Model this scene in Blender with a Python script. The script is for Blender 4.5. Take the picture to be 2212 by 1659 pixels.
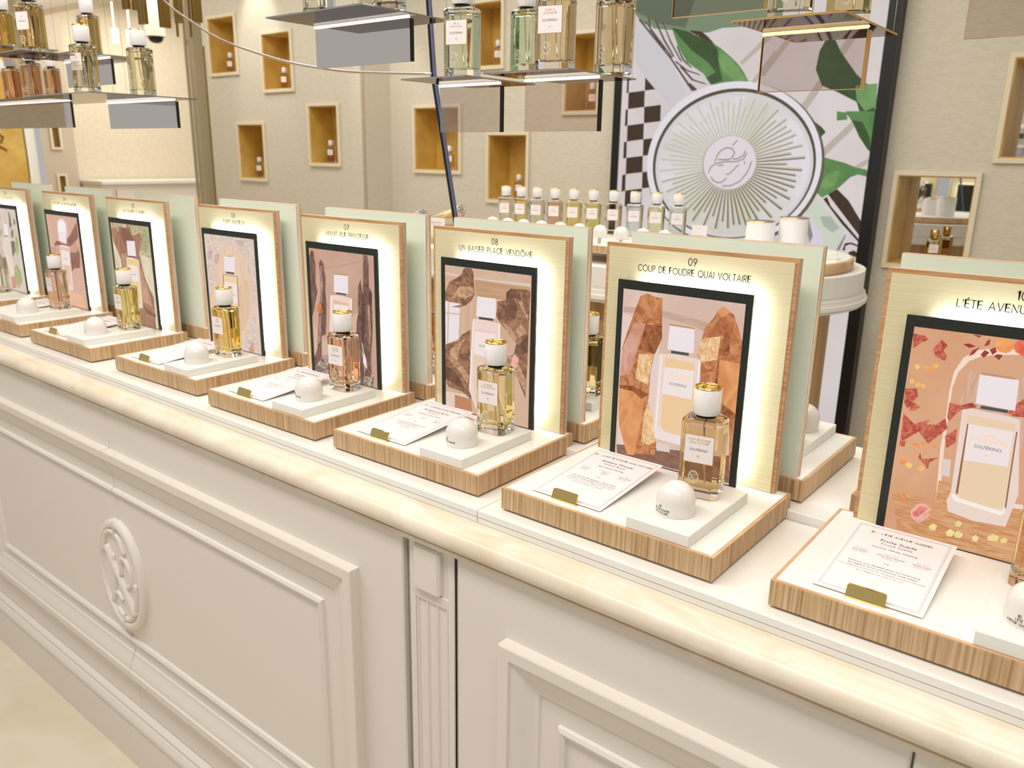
import bpy, math, random
from mathutils import Vector, Matrix
random.seed(7)
S = bpy.context.scene
for o in list(bpy.data.objects): bpy.data.objects.remove(o)
C = S.collection
PI = math.pi

# ---------------------------------------------------------------- camera, world, light, exposure
cam = bpy.data.cameras.new('camera'); camo = bpy.data.objects.new('camera', cam); C.objects.link(camo)
camo.location = (0.5807, -0.7127, 1.2968)
camo.rotation_euler = (math.radians(74.2132), math.radians(-0.9014), math.radians(38.7446))
cam.sensor_width = 36.0; cam.lens = 28.462; cam.clip_start = 0.02
cam.dof.use_dof = True; cam.dof.focus_distance = 1.0; cam.dof.aperture_fstop = 9.0
S.camera = camo
S.view_settings.view_transform = 'Standard'; S.view_settings.look = 'None'
S.view_settings.exposure = 0.0; S.view_settings.gamma = 1.0
S.view_settings.use_curve_mapping = False
cy = S.cycles
cy.use_denoising = True
try: cy.denoiser = 'OPENIMAGEDENOISE'
except Exception: pass
cy.max_bounces = 14; cy.diffuse_bounces = 4; cy.glossy_bounces = 6; cy.transmission_bounces = 12; cy.transparent_max_bounces = 24
cy.blur_glossy = 0.5; cy.sample_clamp_indirect = 6.0
w = bpy.data.worlds.new('shop_light'); S.world = w; w.use_nodes = True
bg = w.node_tree.nodes['Background']; bg.inputs[0].default_value = (1.0, 0.992, 0.978, 1); bg.inputs[1].default_value = 0.45

def area(name, loc, size, power, col=(1, 0.972, 0.935), rot=(0, 0, 0), sy=None):
    l = bpy.data.lights.new(name, 'AREA'); l.energy = power; l.color = col; l.size = size
    if sy: l.shape = 'RECTANGLE'; l.size_y = sy
    o = bpy.data.objects.new(name, l); C.objects.link(o); o.location = loc; o.rotation_euler = rot
    return o
def spot(name, loc, target, power, angle=40, r=0.04, col=(1, 0.95, 0.88)):
    l = bpy.data.lights.new(name, 'SPOT'); l.energy = power; l.color = col; l.spot_size = math.radians(angle); l.spot_blend = 0.6; l.shadow_soft_size = r
    o = bpy.data.objects.new(name, l); C.objects.link(o); o.location = loc
    o.rotation_euler = (Vector(target) - Vector(loc)).to_track_quat('-Z', 'Y').to_euler()
    return o
area('ceiling_panel_front', (-.4, -.75, 2.5), 3.2, 40, sy=.35)
area('ceiling_panel_island', (-.6, .75, 2.5), 3.6, 24, sy=.5)
area('added_wall_fill', (-2.6, 1.75, 2.5), 5.0, 36, sy=.5)  # unseen fill light, added and stretched to brighten the back walls
area('added_far_fill', (-5.9, 2.9, 2.5), 1.4, 40, sy=1.6)  # unseen fill light, added because the far left room was dim
spot('wall_washer', (-2.95, 2.2, 2.5), (-2.96, 2.66, 1.55), 14, 34)
spot('wall_washer_two', (-4.0, 2.2, 2.5), (-4.0, 2.5, 2.0), 12, 50)


# ---------------------------------------------------------------- materials
def lin(c):
    r = []
    for v in c[:3]:
        v = v / 255.0
        r.append(v / 12.92 if v <= 0.04045 else ((v + 0.055) / 1.055) ** 2.4)
    return r
MATS = {}
def pmat(name, rgb, rough=0.5, metal=0.0, spec=0.5, trans=0.0, ior=1.45, emit=0.0, coat=0.0):
    if name in MATS: return MATS[name]
    m = bpy.data.materials.new(name); m.use_nodes = True
    b = m.node_tree.nodes['Principled BSDF']; c = (*lin(rgb), 1)
    b.inputs['Base Color'].default_value = c; b.inputs['Roughness'].default_value = rough; b.inputs['Metallic'].default_value = metal
    b.inputs['Specular IOR Level'].default_value = spec; b.inputs['IOR'].default_value = ior
    b.inputs['Transmission Weight'].default_value = trans; b.inputs['Coat Weight'].default_value = coat
    if emit: b.inputs['Emission Color'].default_value = c; b.inputs['Emission Strength'].default_value = emit
    m.diffuse_color = c; MATS[name] = m
    return m
def noisecol(m, a, b, scale, detail=6, lo=0.35, hi=0.65, dist=0.0, sock='Base Color', kind='NOISE', bump=0.0):
    nt = m.node_tree; N = nt.nodes; L = nt.links; p = N['Principled BSDF']
    tc = N.new('ShaderNodeTexCoord'); mp = N.new('ShaderNodeMapping'); mp.inputs['Scale'].default_value = scale
    L.new(tc.outputs['Object'], mp.inputs['Vector'])
    if kind == 'NOISE':
        t = N.new('ShaderNodeTexNoise'); t.inputs['Scale'].default_value = 1.0; t.inputs['Detail'].default_value = detail; t.inputs['Distortion'].default_value = dist; out = t.outputs['Fac']
    elif kind == 'WAVE':
        t = N.new('ShaderNodeTexWave'); t.inputs['Scale'].default_value = 1.0; t.inputs['Distortion'].default_value = dist; t.inputs['Detail'].default_value = detail; out = t.outputs['Fac']
    else:
        t = N.new('ShaderNodeTexVoronoi'); t.inputs['Scale'].default_value = 1.0; out = t.outputs['Distance']
    L.new(mp.outputs[0], t.inputs['Vector'])
    r = N.new('ShaderNodeValToRGB'); r.color_ramp.elements[0].position = lo; r.color_ramp.elements[1].position = hi
    r.color_ramp.elements[0].color = (*lin(a), 1); r.color_ramp.elements[1].color = (*lin(b), 1)
    L.new(out, r.inputs[0]); L.new(r.outputs[0], p.inputs[sock])
    if bump:
        bn = N.new('ShaderNodeBump'); bn.inputs['Strength'].default_value = bump; bn.inputs['Distance'].default_value = 0.002
        L.new(out, bn.inputs['Height']); L.new(bn.outputs[0], p.inputs['Normal'])
    return m
def woodmat(name, a, b, scale, rough=0.5, lo=0.3, hi=0.72):
    return noisecol(pmat(name, a, rough), b, a, scale, 8, lo, hi, 0.4, bump=0.08)
oak = woodmat('oak_veneer', (226, 196, 154), (164, 124, 82), (330, 330, 7))
oak_edge = woodmat('oak_edge', (226, 190, 150), (196, 150, 106), (20, 20, 20))
oak_h = woodmat('oak_rim', (214, 172, 126), (172, 124, 82), (14, 260, 260))
ply = noisecol(pmat('plywood_edge', (215, 190, 165), 0.6), (185, 152, 122), (224, 204, 182), (3, 620, 9), 3, 0.38, 0.62)
oak_big = woodmat('oak_pedestal', (196, 160, 112), (160, 122, 78), (60, 60, 1.5))
white = pmat('white_laminate', (244, 242, 236), 0.28)
white_sat = pmat('white_plinth', (240, 239, 232), 0.45)
cream = pmat('cream_lacquer', (230, 223, 213), 0.42)
marble = noisecol(pmat('marble', (236, 226, 208), 0.3), (222, 204, 176), (238, 228, 211), (9, 16, 16), 9, 0.25, 0.6, 1.2)
stone = noisecol(pmat('floor_stone', (226, 213, 192), 0.3), (218, 203, 178), (231, 219, 199), (4, 4, 4), 10, 0.2, 0.6, 0.8)
gold = noisecol(pmat('brushed_brass', (236, 224, 182), 0.42, 0.4), (232, 219, 174), (240, 230, 192), (16, 3, 700), 3, 0.3, 0.7, bump=0.015)
goldp = pmat('polished_gold', (236, 206, 130), 0.12, 1.0)
goldleaf = noisecol(pmat('gold_leaf', (214, 176, 88), 0.45, 0.15), (204, 160, 70), (224, 194, 112), (9, 9, 9), 6, 0.3, 0.7)
brass = pmat('dark_brass', (150, 122, 62), 0.3, 0.9)
green = pmat('sage_green_panel', (230, 235, 218), 0.22)
bezel = pmat('black_anodised', (44, 48, 44), 0.4, 0.3)
black = pmat('black', (18, 18, 18), 0.4)
ink = pmat('black_ink', (34, 34, 36), 0.6)
inkg = pmat('grey_ink', (150, 146, 144), 0.7)
inkl = pmat('pale_ink', (196, 186, 186), 0.7)
inkgold = pmat('gold_ink', (196, 158, 88), 0.5)
paper = pmat('card_paper', (244, 236, 236), 0.7)
porc = pmat('white_porcelain', (240, 235, 230), 0.18, coat=0.3)
capw = pmat('white_cap', (245, 243, 243), 0.3)
collar = pmat('black_collar', (20, 26, 26), 0.35)
steel = pmat('polished_steel', (205, 200, 195), 0.12, 1.0)
darksteel = pmat('dark_steel', (40, 40, 42), 0.25, 0.8)
fabric = noisecol(pmat('wall_fabric', (209, 202, 184), 0.85), (203, 196, 177), (213, 206, 189), (45, 45, 160), 4, 0.3, 0.7)
fabricl = noisecol(pmat('wall_panel', (222, 211, 186), 0.8), (217, 206, 180), (226, 215, 192), (30, 30, 30), 3, 0.3, 0.7)
framec = pmat('niche_frame', (226, 214, 188), 0.6)
ceilw = pmat('ceiling_paint', (236, 228, 210), 0.8)
mirror = pmat('mirror', (235, 235, 232), 0.02, 1.0)
greyw = pmat('grey_wall', (196, 184, 164), 0.85)
led = pmat('led_strip', (246, 250, 255), 0.5, emit=70.0)
bendhilite = pmat('bend_highlight_white', (255, 253, 250), 0.5, emit=.85)  # glow standing in for the ceiling light's reflection on the shelf bend
lamp = pmat('lamp_glow', (255, 250, 240), 0.5, emit=6.0)
tubew = pmat('tube_plastic', (238, 238, 226), 0.35)
tubey = pmat('tube_plastic_yellow', (232, 218, 170), 0.35)

def glassmat(name, rgb, ior=1.45, rough=0.0):
    if name in MATS: return MATS[name]
    m = bpy.data.materials.new(name); m.use_nodes = True; nt = m.node_tree; N = nt.nodes; L = nt.links
    N.remove(N['Principled BSDF']); out = N['Material Output']
    g = N.new('ShaderNodeBsdfGlass'); g.inputs['Color'].default_value = (*lin(rgb), 1); g.inputs['IOR'].default_value = ior; g.inputs['Roughness'].default_value = rough
    t = N.new('ShaderNodeBsdfTransparent'); t.inputs[0].default_value = (*lin(rgb), 1)
    mx = N.new('ShaderNodeMixShader'); mx.inputs[0].default_value = 0.0
    L.new(g.outputs[0], mx.inputs[1]); L.new(t.outputs[0], mx.inputs[2]); L.new(mx.outputs[0], out.inputs[0])
    MATS[name] = m; return m
def thinmat(name, rgb, gl=0.5, refl=(235, 228, 222)):
    """thin tinted sheet: see-through with a fresnel sheen"""
    if name in MATS: return MATS[name]
    m = bpy.data.materials.new(name); m.use_nodes = True; nt = m.node_tree; N = nt.nodes; L = nt.links
    N.remove(N['Principled BSDF']); out = N['Material Output']
    t = N.new('ShaderNodeBsdfTransparent'); t.inputs[0].default_value = (*lin(rgb), 1)
    g = N.new('ShaderNodeBsdfGlossy'); g.inputs['Color'].default_value = (*lin(refl), 1); g.inputs['Roughness'].default_value = 0.02
    lw = N.new('ShaderNodeLayerWeight'); lw.inputs[0].default_value = gl
    mx = N.new('ShaderNodeMixShader'); L.new(lw.outputs['Fresnel'], mx.inputs[0]); L.new(t.outputs[0], mx.inputs[1]); L.new(g.outputs[0], mx.inputs[2]); L.new(mx.outputs[0], out.inputs[0])
    MATS[name] = m; return m
glass = glassmat('clear_glass', (252, 252, 250), 1.45)
acrylic = thinmat('smoked_acrylic', (240, 234, 231), 0.30)
def picmat(name, rgb, rgb2=None, scale=(60, 60, 60), kind='NOISE', dist=1.0, lo=0.35, hi=0.65, strength=0.96):
    k = 'pic_' + name
    if k in MATS: return MATS[k]
    m = pmat(k, rgb, 0.35, spec=0.25, emit=strength)
    b = m.node_tree.nodes['Principled BSDF']; b.inputs['Base Color'].default_value = (0.01, 0.01, 0.01, 1)
    if rgb2: noisecol(m, rgb2, rgb, scale, 6, lo, hi, dist, 'Emission Color', kind)
    return m

# ---------------------------------------------------------------- mesh builder
class MB:
    def __init__(s): s.v = []; s.f = []; s.m = []; s.sm = []
    def add(s, vs, fs, mi=0, sm=False, M=None):
        o = len(s.v)
        for p in vs:
            p = Vector(p)
            if M is not None: p = M @ p
            s.v.append(p)
        for f in fs: s.f.append([i + o for i in f]); s.m.append(mi); s.sm.append(sm)
        return s
    def box(s, x0, x1, y0, y1, z0, z1, mi=0, M=None, b=0.0):
        if b > 0:
            # chamfered box: rounded-looking edges from 24 corner points
            vs = []; idx = {}
            for i, x in enumerate((x0, x1)):
                for j, y in enumerate((y0, y1)):
                    for k, z in enumerate((z0, z1)):
                        sx = b if i == 0 else -b; sy = b if j == 0 else -b; sz = b if k == 0 else -b
                        for a, p in enumerate(((x, y + sy, z + sz), (x + sx, y, z + sz), (x + sx, y + sy, z))):
                            idx[i, j, k, a] = len(vs); vs.append(p)
            g = lambda *t: idx[t]
            F = []
            for i in (0, 1): F.append([g(i, 0, 0, 0), g(i, 1, 0, 0), g(i, 1, 1, 0), g(i, 0, 1, 0)][::(-1 if i == 0 else 1)])
            for j in (0, 1): F.append([g(0, j, 0, 1), g(1, j, 0, 1), g(1, j, 1, 1), g(0, j, 1, 1)][::(1 if j == 0 else -1)])
            for k in (0, 1): F.append([g(0, 0, k, 2), g(1, 0, k, 2), g(1, 1, k, 2), g(0, 1, k, 2)][::(-1 if k == 0 else 1)])
            for i in (0, 1):
                for j in (0, 1): F.append([g(i, j, 0, 0), g(i, j, 0, 1), g(i, j, 1, 1), g(i, j, 1, 0)])
                for k in (0, 1): F.append([g(i, 0, k, 0), g(i, 0, k, 2), g(i, 1, k, 2), g(i, 1, k, 0)])
            for j in (0, 1):
                for k in (0, 1): F.append([g(0, j, k, 1), g(0, j, k, 2), g(1, j, k, 2), g(1, j, k, 1)])
            for i in (0, 1):
                for j in (0, 1):
                    for k in (0, 1): F.append([g(i, j, k, 0), g(i, j, k, 1), g(i, j, k, 2)])
            return s.add(vs, F, mi, False, M)
        vs = [(x, y, z) for x in (x0, x1) for y in (y0, y1) for z in (z0, z1)]
        return s.add(vs, [(0, 1, 3, 2), (4, 6, 7, 5), (0, 4, 5, 1), (2, 3, 7, 6), (0, 2, 6, 4), (1, 5, 7, 3)], mi, False, M)
    def lathe(s, prof, n=32, mi=0, sm=True, M=None, cap=True, sx=1.0, sy=1.0):
        vs = []; fs = []
        for r, z in prof:
            for i in range(n):
                a = 2 * PI * i / n; vs.append((r * math.cos(a) * sx, r * math.sin(a) * sy, z))
        for k in range(len(prof) - 1):
            for i in range(n):
                j = (i + 1) % n; fs.append((k * n + i, k * n + j, (k + 1) * n + j, (k + 1) * n + i))
        s.add(vs, fs, mi, sm, M)
        if cap:
            for k, rev in ((0, True), (len(prof) - 1, False)):
                if prof[k][0] > 1e-6:
                    ring = vs[k * n:(k + 1) * n]
                    s.add(ring, [list(range(n))[::-1] if rev else list(range(n))], mi, False, M)
        return s
    def prism(s, pts, z0, z1, mi=0, M=None, sm=False):
        n = len(pts); vs = [(x, y, z0) for x, y in pts] + [(x, y, z1) for x, y in pts]
        fs = [(i, (i + 1) % n, n + (i + 1) % n, n + i) for i in range(n)]
        s.add(vs, fs, mi, sm, M); s.add(vs, [list(range(n))[::-1], list(range(n, 2 * n))], mi, False, M)
        return s
    def extrude_x(s, prof, x0, x1, mi=0, sm=False, M=None):
        """closed (y,z) profile swept along x"""
        n = len(prof); vs = [(x0, y, z) for y, z in prof] + [(x1, y, z) for y, z in prof]
        fs = [(i, n + i, n + (i + 1) % n, (i + 1) % n) for i in range(n)]
        s.add(vs, fs, mi, sm, M); s.add(vs, [list(range(n)), list(range(n, 2 * n))[::-1]], mi, False, M)
        return s
    def tube(s, pts, r, n=8, mi=0, sm=True, M=None):
        pts = [Vector(p) for p in pts]; vs = []; fs = []
        for i, p in enumerate(pts):
            d = (pts[min(i + 1, len(pts) - 1)] - pts[max(i - 1, 0)]).normalized()
            u = d.orthogonal().normalized() if i == 0 else (u - d * u.dot(d)).normalized()
            v = d.cross(u)
            for k in range(n):
                a = 2 * PI * k / n; vs.append(p + (u * math.cos(a) + v * math.sin(a)) * r)
        for i in range(len(pts) - 1):
            for k in range(n):
                j = (k + 1) % n; fs.append((i * n + k, i * n + j, (i + 1) * n + j, (i + 1) * n + k))
        fs.append(list(range(n))[::-1]); fs.append(list(range((len(pts) - 1) * n, len(pts) * n)))
        return s.add(vs, fs, mi, sm, M)
    def sphere(s, c, r, mi=0, n=12):
        prof = [(r * math.cos(-PI / 2 + PI * k / (n // 2)), r * math.sin(-PI / 2 + PI * k / (n // 2))) for k in range(n // 2 + 1)]
        return s.lathe([(max(a, 0), b) for a, b in prof], n, mi, True, Matrix.Translation(c), False)
    def build(s, name, mats, parent=None, loc=None, rot=None):
        key = None
        me = bpy.data.meshes.new(name); me.from_pydata([tuple(p) for p in s.v], [], s.f)
        for m in (mats if isinstance(mats, (list, tuple)) else [mats]): me.materials.append(m)
        me.polygons.foreach_set('material_index', s.m); me.polygons.foreach_set('use_smooth', s.sm)
        me.validate(); me.update()
        return link(name, me, parent, loc, rot)
def link(name, me, parent=None, loc=None, rot=None):
    o = bpy.data.objects.new(name, me); C.objects.link(o)
    if parent: o.parent = parent
    if loc: o.location = loc
    if rot: o.rotation_euler = rot
    return o
def tag(o, label, cat, group=None):
    o['label'] = label; o['category'] = cat
    if group: o['group'] = group
    return o
def thing(name, label, cat, loc=(0, 0, 0), rz=0.0, group=None):
    o = bpy.data.objects.new(name, None); C.objects.link(o); o.location = loc; o.rotation_euler = (0, 0, rz); o.empty_display_size = 0.02
    return tag(o, label, cat, group)
def struct(o): o['kind'] = 'structure'; return o
def smooth_by_angle(o, deg=40):
    me = o.data
    me.polygons.foreach_set('use_smooth', [True] * len(me.polygons)); me.set_sharp_from_angle(angle=math.radians(deg)); return o

# ---------------------------------------------------------------- lettering
def arc(cx, cy, rx, ry, a0, a1, n=10):
    return [(cx + rx * math.cos(math.radians(a0 + (a1 - a0) * i / n)), cy + ry * math.sin(math.radians(a0 + (a1 - a0) * i / n))) for i in range(n + 1)]
G = {
 'A': (.68, [[(0, 0), (.34, 1), (.68, 0)], [(.11, .32), (.57, .32)]]), 'B': (.5, [[(0, 0), (0, 1), (.2, 1)] + arc(.2, .76, .22, .24, 90, -90)[1:] + [(0, .52)], [(.2, .52)] + arc(.22, .26, .27, .26, 90, -90) + [(0, 0)]]),
 'C': (.74, [arc(.44, .5, .44, .5, 45, 315, 16)]), 'D': (.66, [[(0, 0), (0, 1), (.2, 1)] + arc(.2, .5, .46, .5, 90, -90, 14) + [(0, 0)]]),
 'E': (.44, [[(.44, 1), (0, 1), (0, 0), (.44, 0)], [(0, .52), (.4, .52)]]), 'F': (.42, [[(.42, 1), (0, 1), (0, 0)], [(0, .52), (.38, .52)]]),
 'G': (.8, [arc(.44, .5, .44, .5, 50, 360, 18) + [(.5, .5)]]), 'H': (.6, [[(0, 0), (0, 1)], [(.6, 0), (.6, 1)], [(0, .5), (.6, .5)]]),
 'I': (.02, [[(0, 0), (0, 1)]]), 'J': (.34, [[(.34, 1), (.34, .2)] + arc(.17, .2, .17, .2, 0, -180, 8)]), 'K': (.54, [[(0, 0), (0, 1)], [(.5, 1), (0, .45)], [(.16, .62), (.54, 0)]]),
 'L': (.4, [[(0, 1), (0, 0), (.4, 0)]]), 'M': (.8, [[(0, 0), (.08, 1), (.4, .2), (.72, 1), (.8, 0)]]), 'N': (.64, [[(0, 0), (0, 1), (.64, 0), (.64, 1)]]),
 'O': (.92, [arc(.46, .5, .46, .5, 0, 360, 22)]), 'P': (.46, [[(0, 0), (0, 1), (.2, 1)] + arc(.2, .74, .26, .26, 90, -90) + [(0, .48)]]),
 'Q': (.92, [arc(.46, .5, .46, .5, 0, 360, 22), [(.5, .2), (.72, -.08)]]), 'R': (.5, [[(0, 0), (0, 1), (.2, 1)] + arc(.2, .74, .26, .26, 90, -90) + [(0, .48)], [(.2, .48), (.5, 0)]]),
 'S': (.48, [arc(.25, .75, .21, .25, 40, 270, 12) + arc(.23, .25, .24, .25, 90, -140, 12)[1:]]), 'T': (.5, [[(0, 1), (.5, 1)], [(.25, 1), (.25, 0)]]),
 'U': (.6, [[(0, 1), (0, .3)] + arc(.3, .3, .3, .3, 180, 360, 12) + [(.6, 1)]]), 'V': (.64, [[(0, 1), (.32, 0), (.64, 1)]]), 'W': (.94, [[(0, 1), (.22, 0), (.47, .9), (.72, 0), (.94, 1)]]),
 'X': (.56, [[(0, 0), (.56, 1)], [(0, 1), (.56, 0)]]), 'Y': (.6, [[(0, 1), (.3, .5), (.6, 1)], [(.3, .5), (.3, 0)]]), 'Z': (.54, [[(0, 1), (.54, 1), (0, 0), (.54, 0)]]),
 '0': (.54, [arc(.27, .5, .27, .5, 0, 360, 20)]), '1': (.2, [[(0, .82), (.18, 1), (.18, 0)]]), '3': (.44, [arc(.2, .76, .22, .24, 140, -90, 12) + arc(.2, .26, .24, .26, 90, -140, 12)[1:]]),
 '4': (.56, [[(.42, 0), (.42, 1), (0, .28), (.56, .28)]]), '5': (.46, [[(.44, 1), (.1, 1), (.06, .58)] + arc(.2, .32, .25, .32, 110, -130, 12)]), '6': (.5, [arc(.25, .28, .25, .28, 0, 360, 16), [(.02, .36), (.36, 1)]]),
 '7': (.48, [[(0, 1), (.48, 1), (.14, 0)]]), '8': (.48, [arc(.24, .76, .2, .24, 0, 360, 16), arc(.24, .27, .24, .27, 0, 360, 16)]), '9': (.5, [arc(.25, .72, .25, .28, 0, 360, 16), [(.48, .64), (.14, 0)]]),
 "'": (.04, [[(.02, 1), (.02, .74)]]), '-': (.4, [[(0, .45), (.4, .45)]]), '.': (.04, [[(0, 0), (.04, .04)]]), ' ': (.3, []),
}
def glyphs(text):
    for ch in text:
        base, acc = {'É': ('E', '/'), 'À': ('A', '\\'), 'Ô': ('O', '^'), 'È': ('E', '\\')}.get(ch, (ch, None))
        wd, st = G.get(base, G[' ']); st = list(st)
        if acc:
            m = wd / 2
            st.append({'/': [(m - .05, 1.12), (m + .14, 1.3)], '\\': [(m + .05, 1.12), (m - .14, 1.3)], '^': [(m - .18, 1.1), (m, 1.27), (m + .18, 1.1)]}[acc])
        yield wd, st
def twidth(text, gap=.24): return sum(wd + gap for wd, _ in glyphs(text)) - gap
def stroke_text(mb, text, h, cx, z0, fn, mi=0, wt=.075, width=None, gap=.24):
    """monoline capitals as flat ribbons, centred on cx with base line z0; fn maps (u,v) to 3D"""
    tw = twidth(text, gap); sx = h if width is None else width / tw
    x = cx - tw * sx / 2
    for wd, st in glyphs(text):
        for pl in st: ribbon(mb, [(x + a * sx, z0 + b * h) for a, b in pl], wt * h, fn, mi)
        x += (wd + gap) * sx
def ribbon(mb, pts, t, fn, mi=0):
    n = len(pts); L = []; R = []
    for i, (x, y) in enumerate(pts):
        a = pts[max(i - 1, 0)]; b = pts[min(i + 1, n - 1)]
        if i == 0: b = pts[1]
        dx, dy = b[0] - a[0], b[1] - a[1]; l = math.hypot(dx, dy) or 1e-9; k = 1.0
        if 0 < i < n - 1:
            ux, uy = x - a[0], y - a[1]; lu = math.hypot(ux, uy) or 1e-9; c = (ux * dx + uy * dy) / lu / l; k = min(1 / max(c, .3), 2.4)
        e = t / 2 * k; ex = ey = 0
        if i == 0: ex, ey = -dx / l * t * .4, -dy / l * t * .4
        if i == n - 1: ex, ey = dx / l * t * .4, dy / l * t * .4
        L.append((x - dy / l * e + ex, y + dx / l * e + ey)); R.append((x + dy / l * e + ex, y - dx / l * e + ey))
    vs = [fn(*p) for p in L] + [fn(*p) for p in R]
    mb.add(vs, [(n + i, n + i + 1, i + 1, i) for i in range(n - 1)], mi)
FONTC = {}
def font_mesh(text):
    if text in FONTC: return FONTC[text]
    cu = bpy.data.curves.new('t', 'FONT'); cu.body = text; cu.size = 1.0; cu.align_x = 'CENTER'; cu.resolution_u = 2
    ob = bpy.data.objects.new('t', cu); me = bpy.data.meshes.new_from_object(ob)
    r = ([(v.co.x, v.co.y) for v in me.vertices], [list(p.vertices) for p in me.polygons])
    bpy.data.objects.remove(ob); bpy.data.curves.remove(cu); bpy.data.meshes.remove(me)
    FONTC[text] = r; return r
def font_text(mb, text, h, cx, z0, fn, mi=0, sx=1.0):
    vs, fs = font_mesh(text); mb.add([fn(cx + x * h * sx, z0 + y * h) for x, y in vs], fs, mi)
def poly(mb, pts, fn, mi=0):
    mb.add([fn(*p) for p in pts], [list(range(len(pts)))], mi)
def quad(mb, x0, x1, z0, z1, fn, mi=0): poly(mb, [(x0, z0), (x1, z0), (x1, z1), (x0, z1)], fn, mi)
# ---------------------------------------------------------------- the room
FZ = 0.0; CEIL = 2.55
def wall_with_holes(name, x0, x1, z0, z1, y, holes, m):
    xs = sorted({x0, x1, *[h[0] for h in holes], *[h[1] for h in holes]}); zs = sorted({z0, z1, *[h[2] for h in holes], *[h[3] for h in holes]})
    b = MB()
    for i in range(len(xs) - 1):
        for k in range(len(zs) - 1):
            cx, cz = (xs[i] + xs[i + 1]) / 2, (zs[k] + zs[k + 1]) / 2
            if any(h[0] < cx < h[1] and h[2] < cz < h[3] for h in holes): continue
            b.add([(xs[i], y, zs[k]), (xs[i + 1], y, zs[k]), (xs[i + 1], y, zs[k + 1]), (xs[i], y, zs[k + 1])], [(0, 1, 2, 3)])
    return b
NL = [(-4.545, -4.255, 1.782, 2.112), (-3.97, -3.695, 1.663, 1.98), (-4.29, -4.02, 1.124, 1.458), (-3.547, -3.292, 1.232, 1.556)]
NR = [(-2.859, -2.525, 1.208, 1.541), (-2.31, -2.058, 1.066, 1.396), (-2.436, -2.232, 1.738, 2.04), (-1.825, -1.645, 1.506, 1.85), (-0.262, 0.002, 0.913, 1.246), (0.062, 0.34, 1.314, 1.646)]
YL, YR = 2.5, 2.7
b = MB(); b.add([(-10, -5, 0), (5, -5, 0), (5, 6, 0), (-10, 6, 0)], [(0, 1, 2, 3)]); struct(b.build('floor', stone))
b = MB(); b.add([(-10, -1.6, CEIL), (2.2, -1.6, CEIL), (2.2, 6, CEIL), (-10, 6, CEIL)], [(0, 3, 2, 1)]); struct(b.build('ceiling', ceilw))
b = wall_with_holes('wall_back', -3.065, 5, 0, CEIL, YR, NR, fabric); struct(b.build('wall_back', fabric))
b = wall_with_holes('w', -4.62, -3.065, 0, CEIL, YL, NL, fabric)
b.add([(-3.065, YL, 0), (-3.065, YR, 0), (-3.065, YR, CEIL), (-3.065, YL, CEIL)], [(0, 1, 2, 3)])
b.add([(-4.62, YL, 0), (-4.62, 4.2, 0), (-4.62, 4.2, CEIL), (-4.62, YL, CEIL)], [(0, 3, 2, 1)])
struct(b.build('wall_inner', fabric))
b = MB(); b.box(-3.083, -3.063, YL - .006, YL + .001, 0, CEIL); struct(b.build('trim_1', pmat('grey_trim', (176, 166, 142), .5)))
b = MB(); b.box(-4.86, -4.80, 2.52, 2.60, 0, CEIL, b=.004); b.box(-4.87, -4.862, 2.50, 2.52, 0, CEIL); struct(b.build('trim_2', pmat('grey_trim2', (168, 156, 130), .5)))
b = MB(); b.box(-7.1, -7.0, 2.6, 4.4, 0, CEIL); struct(b.build('wall_left', fabricl))
b = MB()
HL = [(2.42, 2.475, 1.30, 1.47), (2.43, 2.48, 0.93, 1.065)]
ys = sorted({2.33, 2.60, *[h[0] for h in HL], *[h[1] for h in HL]}); zs = sorted({0, CEIL, *[h[2] for h in HL], *[h[3] for h in HL]})
for i in range(len(ys) - 1):
    for k in range(len(zs) - 1):
        cy_, cz_ = (ys[i] + ys[i + 1]) / 2, (zs[k] + zs[k + 1]) / 2
        if any(h[0] < cy_ < h[1] and h[2] < cz_ < h[3] for h in HL): continue
        b.add([(-6.9, ys[i], zs[k]), (-6.9, ys[i + 1], zs[k]), (-6.9, ys[i + 1], zs[k + 1]), (-6.9, ys[i], zs[k + 1])], [(0, 1, 2, 3)])
b.add([(-6.9, 2.6, 0), (-7.0, 2.6, 0), (-7.0, 2.6, CEIL), (-6.9, 2.6, CEIL)], [(0, 1, 2, 3)])
struct(b.build('wall_side', greyw))
b = MB(); b.box(-7.1, -7.02, -2.0, 2.33, 0, CEIL); struct(b.build('wall_far', fabricl))

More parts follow.
